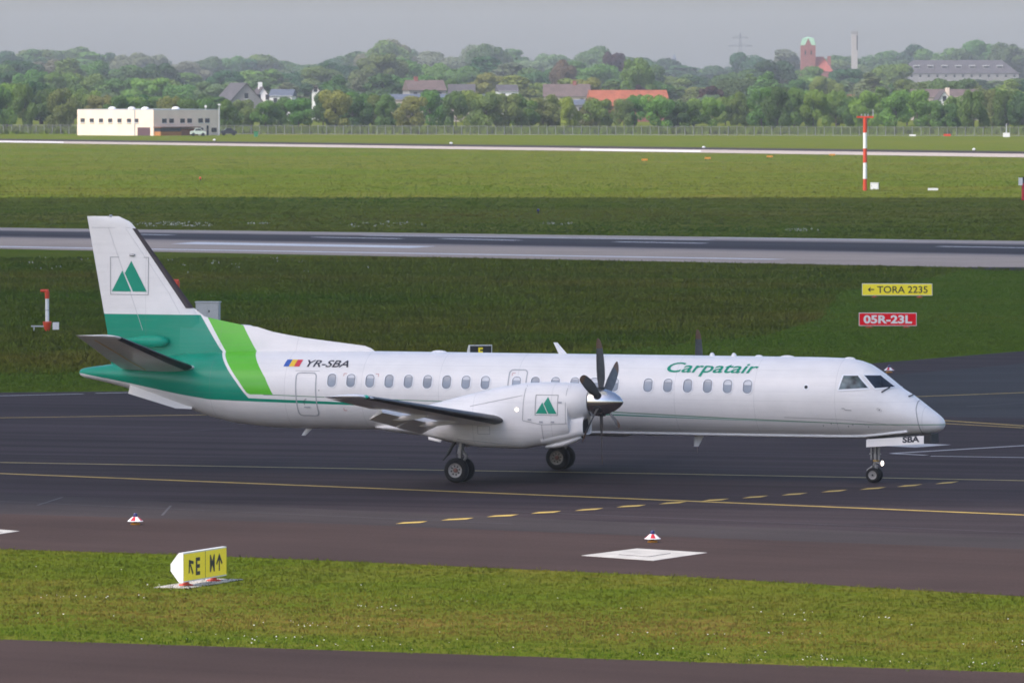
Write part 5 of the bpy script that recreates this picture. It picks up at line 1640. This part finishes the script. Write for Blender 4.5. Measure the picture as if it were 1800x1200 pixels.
facade('canopy_roof', rv, .0, L2 * 67 / 110, 1.5, 1.65, rn, WALL['brown'], 1.9)
facade('canopy_fence', rv, L2 * 37 / 110, L2 * 66 / 110, .0, 1.3, rn, WALL['brown'], 1.4)
for k, (u, v) in enumerate(((.28, .2), (.5, .25), (.8, .3), (.35, .75))):
    p = lv * L1 * u + rv * L2 * v; mb = MB(); mb.lathe([(0, .75), (.22, .7), (.42, .35), (.46, 0)], (p.x, p.y, HB + .14), (0, 0, 1), 10); mb.build('roof_dome', M['white'], root, smooth=True)
p = rv * L2 * .80; mb = MB(); mb.tube((p.x, p.y - .4, HB), (p.x, p.y - .4, HB + .8), .06, n=6); mb.box((p.x - .2, p.y - .6, HB + .45), (p.x + .2, p.y - .2, HB + .85)); mb.build('roof_camera', M['white'], root)
p = rv * L2 * .91 + rn * 1.6
root2 = empty('lamp_pole', root.location + Vector((p.x, p.y, 0))); tag(root2, 'thin pale lamp pole in front of the cream building', 'lamp pole')
mb = MB(); mb.tube((0, 0, 0), (0, 0, 5.6), .13, .10, n=8); mb.build('pole', M['grey'], root2)
mb = MB(); mb.box((-.25, -.25, 5.6), (.25, .25, 5.85)); mb.build('lamp_head', M['white'], root2)

def car(px, py, length, mat, label, rz):
    root = empty('parked_car', at(px, py), rz); tag(root, label, 'car')
    Lh = length / 2; W = .85
    side = [(-Lh, .35), (-Lh, .78), (-Lh * .88, .9), (-Lh * .55, .95), (-Lh * .30, 1.38), (Lh * .28, 1.42), (Lh * .62, .95), (Lh * .95, .82), (Lh, .6), (Lh, .35)]
    mb = MB(); mb.loft([[(x, y, z if abs(y) < W else z) for x, z in side] for y in (-W, W)]); mb.build('body', mat, root)
    mb = MB()
    for y in (-W - .012, W + .002):
        mb.add([(-Lh * .46, y, .98), (Lh * .52, y, .98), (Lh * .25, y, 1.34), (-Lh * .28, y, 1.31)], [(0, 1, 2, 3)]); mb.add([(p[0], p[1] + .01, p[2]) for p in mb.v[-4:]], [(3, 2, 1, 0)])
    mb.build('side_glass', M['window'], root)
    for x in (-Lh * .62, Lh * .62):
        for y in (-W - .02, W - .16):
            mb = MB(); mb.tube((x, y, .31), (x, y + .18, .31), .31, n=14); mb.build('wheel', M['black'], root)
car(402, 238.2, 3.0, mat_plain('dark_car_paint', (.03, .033, .045), .3), 'small dark car parked right of the cream building', .1)
car(348, 239.3, 2.9, mat_plain('pale_car_paint', (.55, .62, .55), .3), 'pale car parked at the shaded front of the cream building', .1)
root = empty('waste_bin', at(450, 240.5)); tag(root, 'green wheeled bin near the fence', 'bin')
mb = MB(); mb.loft([[(-.32, -.3, 0), (.32, -.3, 0), (.32, .3, 0), (-.32, .3, 0)], [(-.4, -.38, .85), (.4, -.38, .85), (.4, .38, .85), (-.4, .38, .85)]]); mb.build('bin_body', M['green_bin'], root)
mb = MB(); mb.box((-.43, -.41, .85), (.43, .43, .95)); mb.build('lid', M['green_bin'], root)

# ================================================================== trees
def crown_mesh(name, seed, style, n):
    r_ = np.random.default_rng(seed)
    lobes = []
    if style == 'round':
        lobes.append((0, 0, .62, .30))
        for k in range(16):
            a = r_.uniform(0, 6.28); h = r_.uniform(.34, .86); rad = .34 * math.sqrt(max(.05, 1 - ((h - .58) / .42) ** 2))
            lobes.append((rad * math.cos(a), rad * math.sin(a), h, r_.uniform(.10, .19)))
    elif style == 'tall':
        for k in range(15):
            h = .25 + .68 * k / 14; a = r_.uniform(0, 6.28); rad = r_.uniform(.03, .17) * (1.1 - h)
            lobes.append((rad * math.cos(a), rad * math.sin(a), h, .20 * (1.15 - h) + .05))
    elif style == 'conifer':
        for k in range(18):
            h = .14 + .8 * k / 17; a = r_.uniform(0, 6.28); rad = .13 * (1.02 - h)
            lobes.append((rad * math.cos(a), rad * math.sin(a), h, .24 * (1.05 - h) + .02))
    else:  # bush, leafy to the ground
        for k in range(18):
            a = r_.uniform(0, 6.28); h = r_.uniform(.14, .82); rad = .46 * math.sqrt(max(.05, 1 - (h / .95) ** 2.4)) * r_.uniform(.3, 1)
            lobes.append((rad * math.cos(a), rad * math.sin(a), h, r_.uniform(.14, .22)))
    Lb = np.array(lobes)
    pick = r_.choice(len(Lb), size=n, p=Lb[:, 3] ** 2 / (Lb[:, 3] ** 2).sum())
    d = r_.normal(size=(n, 3)); d /= np.linalg.norm(d, axis=1)[:, None]
    rr = Lb[pick, 3] * r_.uniform(.62, 1.08, n) ** .6
    c = Lb[pick, :3] + d * rr[:, None] * np.array([1, 1, .85])
    nrm = d + r_.normal(scale=.45, size=(n, 3)); nrm /= np.linalg.norm(nrm, axis=1)[:, None]
    t = np.cross(nrm, r_.normal(size=(n, 3))); t /= np.linalg.norm(t, axis=1)[:, None]
    b = np.cross(nrm, t)
    sz = (r_.uniform(.5, 1.25, n) * .0175)[:, None]
    v = np.stack([c - t * sz - b * sz * .7, c + t * sz - b * sz * .5, c + t * sz * .8 + b * sz * .8, c - t * sz * .7 + b * sz], 1).reshape(-1, 3)
    v[:, 2] = np.maximum(v[:, 2], .005)
    v[:, 2] /= v[:, 2].max()
    me = bpy.data.meshes.new(name)
    f = np.arange(4 * n).reshape(-1, 4)
    me.vertices.add(4 * n); me.vertices.foreach_set('co', v.astype(np.float32).ravel())
    me.loops.add(4 * n); me.loops.foreach_set('vertex_index', f.astype(np.int32).ravel())
    me.polygons.add(n); me.polygons.foreach_set('loop_start', np.arange(0, 4 * n, 4, dtype=np.int32)); me.polygons.foreach_set('loop_total', np.full(n, 4, dtype=np.int32))
    me.materials.append(M['leaf']); me.update(calc_edges=True)
    return me
def trunk_mesh(name, seed, h0):
    r_ = random.Random(seed); mb = MB()
    mb.tube((0, 0, 0), (0, 0, h0), .030, .020, n=8); mb.tube((0, 0, h0), (.02, .01, .72), .020, .006, n=6)
    for k in range(6):
        a = r_.uniform(0, 6.28); z = h0 + r_.uniform(-.02, .3); l = r_.uniform(.15, .28)
        mb.tube((0, 0, z), (l * math.cos(a), l * math.sin(a), z + l * .8), .010, .003, n=5)
    o = mb.build(name, M['bark']); me = o.data; bpy.data.objects.remove(o); return me
STY = {}
for st, cnt, n in (('round', 8, 10500), ('tall', 3, 8000), ('conifer', 2, 8000), ('bush', 6, 9500)):
    STY[st] = [(crown_mesh('crown', 100 + 17 * k + len(st), st, n), trunk_mesh('trunk', k, .3 if st != 'bush' else .12)) for k in range(cnt)]
LEAFC = {k: tuple(q * 1.12 * w for q, w in zip(c, (1.1, 1.2, 1.1))) for k, c in {'dark green': (.040, .088, .034), 'deep green': (.062, .110, .032), 'mid green': (.092, .150, .036), 'fresh green': (.125, .195, .040), 'yellowish green': (.175, .200, .044), 'olive': (.140, .158, .050), 'grey green': (.130, .155, .090), 'copper leaved': (.060, .032, .036), 'reddish brown': (.15, .085, .055)}.items()}
def tree(px, top, dist, wpx, style, colour, label, group):
    s = dist / F_PX
    H = CAM_H - (top - HORIZON) * s
    root = empty('bush' if style == 'bush' else 'tree', ((px - 900) * s, dist, 0), rng.uniform(0, 6.28))
    tag(root, label, 'bush' if style == 'bush' else 'tree', group)
    cm, tm = rng.choice(STY[style])
    W = wpx * s
    base_w = {'round': .95, 'tall': .5, 'conifer': .5, 'bush': 1.15}[style]
    c = LEAFC[colour]; j = [rng.uniform(.85, 1.18) for _ in range(3)]
    for nm, me in (('crown', cm), ('trunk', tm)):
        o = bpy.data.objects.new(nm, me); col.objects.link(o); o.parent = root
        o.scale = (W / base_w, W / base_w, H)
        if nm == 'crown': o.color = (c[0] * j[0], c[1] * j[1], c[2] * j[2], 1)
def interp(T):
    X, Y = [p[0] for p in T], [p[1] for p in T]
    return lambda x: float(np.interp(x, X, Y))
SKYLINE = interp([(-400, 92), (0, 88), (50, 83), (100, 80), (140, 80), (165, 92), (210, 93), (250, 92), (280, 88), (305, 92), (320, 105), (360, 100), (420, 98), (470, 96), (510, 100), (545, 110), (580, 100), (610, 85), (640, 88), (660, 70), (700, 65), (740, 80), (780, 92), (800, 104), (830, 78), (850, 75), (880, 88), (910, 85), (940, 104), (965, 95), (990, 85), (1040, 82), (1070, 92), (1120, 95), (1150, 95), (1170, 105), (1190, 116), (1215, 114), (1260, 114), (1290, 105), (1310, 95), (1340, 85), (1380, 80), (1400, 86), (1412, 108), (1436, 122), (1462, 84), (1490, 100), (1512, 100), (1525, 80), (1560, 92), (1600, 78), (1640, 75), (1680, 85), (1720, 72), (1760, 68), (1790, 75), (1800, 84), (2200, 85)])
HEDGE = interp([(-400, 160), (0, 158), (60, 158), (130, 168), (180, 178), (330, 182), (390, 180), (440, 188), (470, 188), (500, 182), (545, 178), (565, 176), (580, 170), (640, 176), (720, 178), (770, 168), (810, 168), (870, 177), (960, 179), (1000, 180), (1060, 185), (1110, 182), (1125, 168), (1150, 170), (1175, 186), (1250, 182), (1310, 172), (1340, 160), (1375, 158), (1420, 170), (1470, 172), (1490, 178), (1520, 172), (1570, 166), (1610, 170), (1640, 190), (1670, 190), (1700, 168), (1750, 170), (1800, 174), (2200, 172)])
rows = []
def row(name, label_row, x_from, x_to, step, topf, dist, wr, styles, colours, group, skip=None):
    items = []
    x = x_from
    while x < x_to:
        px = x + rng.uniform(-.3, .3) * step
        x += step * rng.uniform(.8, 1.2)
        if skip and any(a < px < b for a, b in skip): continue
        items.append(px)
    items.sort()
    seen = [p for p in items if 0 <= p <= 1800]
    for px in items:
        d = dist + rng.uniform(-1, 1) * dist * .03
        cname = rng.choice(colours)
        stl = rng.choice(styles)
        if cname == 'copper leaved' and stl == 'conifer': stl = 'round'
        kind = {'round': 'broad', 'tall': 'tall', 'conifer': 'pointed', 'bush': 'bushy'}[stl]
        k = sum(1 for q in seen if q <= px)
        if px < 0: lb = '%s %s tree of the %s, %s past the left edge' % (cname, kind, label_row, ordinal(sum(1 for q in items if px <= q < 0)))
        elif px > 1800: lb = '%s %s tree of the %s, %s past the right edge' % (cname, kind, label_row, ordinal(sum(1 for q in items if 1800 < q <= px)))
        else: lb = '%s %s tree in the %s, %s from the left' % (cname, kind, label_row, ordinal(k))
        if stl == 'bush': lb = lb.replace(' tree ', ' shrub ')
        tree(px, topf(px) + rng.uniform(-3, 5), d, rng.uniform(*wr), stl, cname, lb, group)
row('hedge', 'hedge behind the fence', -110, 1910, 32, lambda x: HEDGE(x) - 12, 1740, (52, 78), ['bush'], ['deep green', 'mid green', 'mid green', 'fresh green', 'yellowish green', 'olive'], 'shrubs behind the perimeter fence')
HOUSES = [(385, 525), (545, 566), (664, 915), (945, 1182), (1478, 1504), (1596, 1728), (1778, 1806)]
row('second', 'row behind the hedge', -100, 1900, 40, lambda x: HEDGE(x) - 14, 1880, (50, 70), ['round', 'bush', 'tall'], ['dark green', 'deep green', 'mid green', 'fresh green', 'yellowish green', 'grey green', 'deep green'], 'trees between hedge and village', HOUSES)
def mid_top(x):
    t = SKYLINE(x) + (HEDGE(x) - SKYLINE(x)) * .52
    if 1565 < x < 1800: t = max(t, 139)
    if 1400 < x < 1515: t = max(t, 119)
    return t
row('middle', 'middle row behind the village', -100, 1900, 41, mid_top, 2500, (64, 105), ['round', 'round', 'round', 'tall', 'conifer'], ['dark green', 'deep green', 'mid green', 'fresh green', 'yellowish green', 'olive', 'grey green', 'deep green', 'mid green', 'mid green'], 'trees behind the village')
def up_top(x):
    t = SKYLINE(x) + (HEDGE(x) - SKYLINE(x)) * .24
    if 1560 < x < 1805: t = 138
    if 1400 < x < 1515: t = max(t, 116)
    return t
row('upper', 'upper row below the skyline', -100, 1900, 46, up_top, 3150, (76, 118), ['round', 'round', 'tall'], ['dark green', 'deep green', 'deep green', 'mid green', 'grey green', 'fresh green', 'mid green', 'dark green', 'mid green'], 'trees below the skyline')
row('skyline', 'skyline row', -100, 1900, 40, lambda x: SKYLINE(x) + 1, 4500, (72, 125), ['round', 'round', 'round', 'tall'], ['dark green', 'deep green', 'mid green', 'grey green'], 'trees on the skyline')
# a few that stand out
tree(1122, 100, 2480, 70, 'round', 'fresh green', 'bright round green tree standing alone right of the copper beech', 'trees behind the village')
tree(1085, 90, 3500, 52, 'round', 'copper leaved', 'dark copper beech high on the skyline left of the bright round tree', 'trees on the skyline')
tree(1248, 150, 2250, 46, 'round', 'copper leaved', 'low dark copper beech left of the hedge above the far fence', 'trees behind the village')
tree(690, 70, 4200, 110, 'round', 'mid green', 'huge green tree crown, tallest on the left half of the skyline', 'trees on the skyline')
tree(855, 77, 4200, 80, 'round', 'deep green', 'dark tall tree crown just right of the picture centre gap', 'trees on the skyline')
tree(985, 104, 3000, 60, 'round', 'reddish brown', 'reddish brown tree below the skyline left of the dark copper beech', 'trees below the skyline')
tree(1130, 148, 2300, 34, 'round', 'copper leaved', 'small dark copper beech behind the orange barn', 'trees behind the village')
# distant wood, one blue mass on the horizon
fw = MB(); n = 0
r_ = np.random.default_rng(5)
for k in range(2600):
    x = r_.uniform(-480, 480); y = r_.uniform(5700, 6300); z = r_.uniform(0, 15) + 3.0 * math.sin(x * .045) + 2.0 * math.sin(x * .017 + 1)
    a = r_.uniform(0, 3.14); w = r_.uniform(1.2, 3.2)
    fw.add([(x - w * math.cos(a), y - w * math.sin(a), max(z - w, 0)), (x + w * math.cos(a), y + w * math.sin(a), max(z - w, 0)), (x + w * .7 * math.cos(a), y, z + w * .8), (x - w * .8 * math.cos(a), y + 1, z + w)], [(0, 1, 2, 3)])
o = fw.build('distant_wood', M['leaf']); o.color = (.04, .065, .03, 1)
tag(o, kind='stuff')
# ================================================================== grass and flowers
def tufts(name, pts, hmin, hmax, blades, width, mat, tone, lean=.35):
    """pts: n x 2 ground points; every tuft a few bent blades"""
    n = len(pts); r_ = nrng
    P = np.repeat(pts, blades, axis=0); m = len(P)
    P = P + r_.normal(scale=width * 1.6, size=(m, 2))
    h = r_.uniform(hmin, hmax, m); a = r_.uniform(0, 6.28, m)
    w = width * r_.uniform(.6, 1.3, m)
    d = np.stack([np.cos(a), np.sin(a)], 1)
    ln = r_.normal(scale=lean, size=(m, 2)) * h[:, None]
    v = np.zeros((m, 3, 3), np.float32)
    v[:, 0, :2] = P - d * w[:, None] / 2; v[:, 1, :2] = P + d * w[:, None] / 2
    v[:, 2, :2] = P + ln; v[:, 2, 2] = h
    me = bpy.data.meshes.new(name)
    me.vertices.add(3 * m); me.vertices.foreach_set('co', v.ravel())
    me.loops.add(3 * m); me.loops.foreach_set('vertex_index', np.arange(3 * m, dtype=np.int32))
    me.polygons.add(m); me.polygons.foreach_set('loop_start', np.arange(0, 3 * m, 3, dtype=np.int32)); me.polygons.foreach_set('loop_total', np.full(m, 3, np.int32))
    me.materials.append(mat)
    ca = me.color_attributes.new('tone', 'FLOAT_COLOR', 'POINT')
    t = np.repeat(tone, blades, axis=0) * r_.uniform(.88, 1.12, (m, 1))
    c = np.ones((m, 3, 4), np.float32); c[:, :, :3] = t[:, None, :]
    ca.data.foreach_set('color', c.ravel())
    me.update(calc_edges=True)
    o = bpy.data.objects.new(name, me); col.objects.link(o); o['kind'] = 'stuff'
    return o

def px_of(x, y):
    """photo column and row of ground points"""
    cp, sp = math.cos(PITCH), math.sin(PITCH)
    dep = y * cp + CAM_H * sp
    return 900 + F_PX * x / dep, 600 - F_PX * (y * sp - CAM_H * cp) / dep
def curve_y(T, px):
    return np.interp(px, [p[0] for p in T], [p[1] for p in T])
def blob_noise(x, y, sc, seed):
    r_ = np.random.default_rng(seed); v = np.zeros_like(x)
    for k in range(9):
        a = r_.uniform(0, 6.28); f = sc * r_.uniform(.5, 2.2); v += np.sin((x * math.cos(a) + y * math.sin(a)) * f + r_.uniform(0, 6.28))
    return v / 3.0

# near verge
N0 = 95000
X, Y = nrng.uniform(-19, 19, N0), nrng.uniform(158, 214, N0)
px_, py_ = px_of(X, Y)
lo, hi = curve_y(ROAD_E, px_), curve_y(LINE_G, px_)
edge = nrng.normal(scale=1.6, size=N0)
keep = (py_ < lo + edge) & (py_ > hi + edge)
X, Y, px_, py_, lo = X[keep], Y[keep], px_[keep], py_[keep], lo[keep]
bn = blob_noise(X, Y, .5, 3)
rim = np.clip((py_ - (lo - 34)) / 20, 0, 1)
dry = np.clip((py_ - (lo - 115)) / 45, 0, 1) * (1 - rim) * np.clip(.7 + .4 * bn, 0, 1)
tone = np.stack([1.0 + .42 * dry - .20 * rim, 1.0 - .04 * dry + .06 * rim, .9 + .8 * dry], 1) * (1 + .10 * blob_noise(X, Y, 1.7, 8) + .09 * blob_noise(X, Y, .35, 9))[:, None]
tufts('verge_grass', np.stack([X, Y], 1), .02, .065, 4, .020, M['blade'], tone)
# daisies in drifts
N1 = 60000
X, Y = nrng.uniform(-19, 19, N1), nrng.uniform(158, 204, N1)
px_, py_ = px_of(X, Y); lo, hi = curve_y(ROAD_E, px_), curve_y(LINE_G, px_)
band = np.exp(-((py_ - (lo - 62)) / 26) ** 2) * np.clip(blob_noise(X, Y, 1.1, 21) - .55, 0, 1) * .9 + np.exp(-((py_ - (lo - 9)) / 9) ** 2) * np.clip(.25 + .5 * blob_noise(X, Y, .6, 22), 0, 1) * .55 + .004
keep = (py_ < lo - 1) & (py_ > hi + 8) & (nrng.uniform(size=N1) < band * .20)
X, Y = X[keep], Y[keep]; n = len(X)
h = nrng.uniform(.04, .08, n); r = nrng.uniform(.006, .017, n)
v = np.zeros((n, 6, 3), np.float32)
for k in range(6):
    a = k * math.pi / 3
    v[:, k, 0] = X + r * math.cos(a); v[:, k, 1] = Y + r * math.sin(a) * .8; v[:, k, 2] = h + r * math.sin(a) * .6
me = bpy.data.meshes.new('daisies'); me.vertices.add(6 * n); me.vertices.foreach_set('co', v.ravel())
me.loops.add(6 * n); me.loops.foreach_set('vertex_index', np.arange(6 * n, dtype=np.int32))
me.polygons.add(n); me.polygons.foreach_set('loop_start', np.arange(0, 6 * n, 6, dtype=np.int32)); me.polygons.foreach_set('loop_total', np.full(n, 6, np.int32))
me.materials.append(M['flower']); me.update(calc_edges=True)
o = bpy.data.objects.new('daisies', me); col.objects.link(o); o['kind'] = 'stuff'

# meadow between taxiway and runway, tall outside the mown part
N2 = 130000
Y = 1 / nrng.uniform(1 / 520.0, 1 / 285.0, N2); X = nrng.uniform(-1.12, 1.12, N2) * Y * 900 / F_PX
px_, py_ = px_of(X, Y)
tl = curve_y(LINE_T, px_)
mo = curve_y(sorted(MOWN), px_) + nrng.normal(scale=3.0, size=N2)
rw = np.interp(px_, [0, 1800], [437.5, 472])
ok = (py_ < tl - .6) & (py_ > rw + .8)
short = py_ > mo
bn = blob_noise(X, Y, .12, 31)
tall = ok & ~short
T_ = np.stack([X, Y], 1)
tn = np.stack([1 + .18 * bn, 1 + .02 * bn, 1 + .12 * bn], 1) * (1 + .09 * blob_noise(X, Y, .45, 33))[:, None]
tufts('meadow_grass', T_[tall], .05, .16, 3, .08, M['blade_far'], np.clip(tn, .4, 1.8)[tall])
ms = ok & short
tufts('mown_grass', T_[ms], .03, .08, 3, .05, M['blade_far'], np.clip(np.stack([.85 + .08 * bn, 1.12 + .02 * bn, .9 + 0 * bn], 1), .4, 1.8)[ms])
# rougher clumps on the fields beyond the runway
N3 = 42000
Y = 1 / nrng.uniform(1 / 1420.0, 1 / 570.0, N3); X = nrng.uniform(-1.15, 1.15, N3) * Y * 900 / F_PX
px_, py_ = px_of(X, Y)
ok = (py_ < np.interp(px_, [0, 1800], [400, 423.5])) & (py_ > np.interp(px_, [0, 1800], [251.5, 277.5]))
bn = blob_noise(X, Y, .05, 41)
tn = np.stack([1 + .2 * bn, 1 + .03 * bn, 1 + .15 * bn], 1) * (1 + .15 * blob_noise(X, Y, .2, 42))[:, None]
tufts('field_grass', np.stack([X, Y], 1)[ok], .03, .10, 3, .20, M['blade_far'], np.clip(tn, .4, 1.8)[ok])
# weeds in front of the hedge
N4 = 9000
X = nrng.uniform(-130, 130, N4); Y = nrng.uniform(1585, 1725, N4)
tufts('hedge_foot_weeds', np.stack([X, Y], 1), .3, 1.1, 3, .5, M['blade_far'], np.tile(np.array([[.85, .98, .95]]), (N4, 1)))

# pale flowering drifts in the grass beyond and before the runway
P_ = []
for (xa, xb, ya, yb, n_) in ((180, 370, 391, 398, 90), (430, 470, 392, 394, 10), (600, 760, 390, 399, 26), (940, 1010, 392, 395, 12), (1380, 1440, 403, 406, 14), (20, 170, 452, 476, 7), (240, 700, 452, 480, 12)):
    for _ in range(n_):
        q = at(rng.uniform(xa, xb), rng.uniform(ya, yb)); P_.append((q.x, q.y))
P_ = np.array(P_)
tufts('flower_drifts', P_, .06, .14, 3, .09, M['flower'], np.ones((len(P_), 3)))
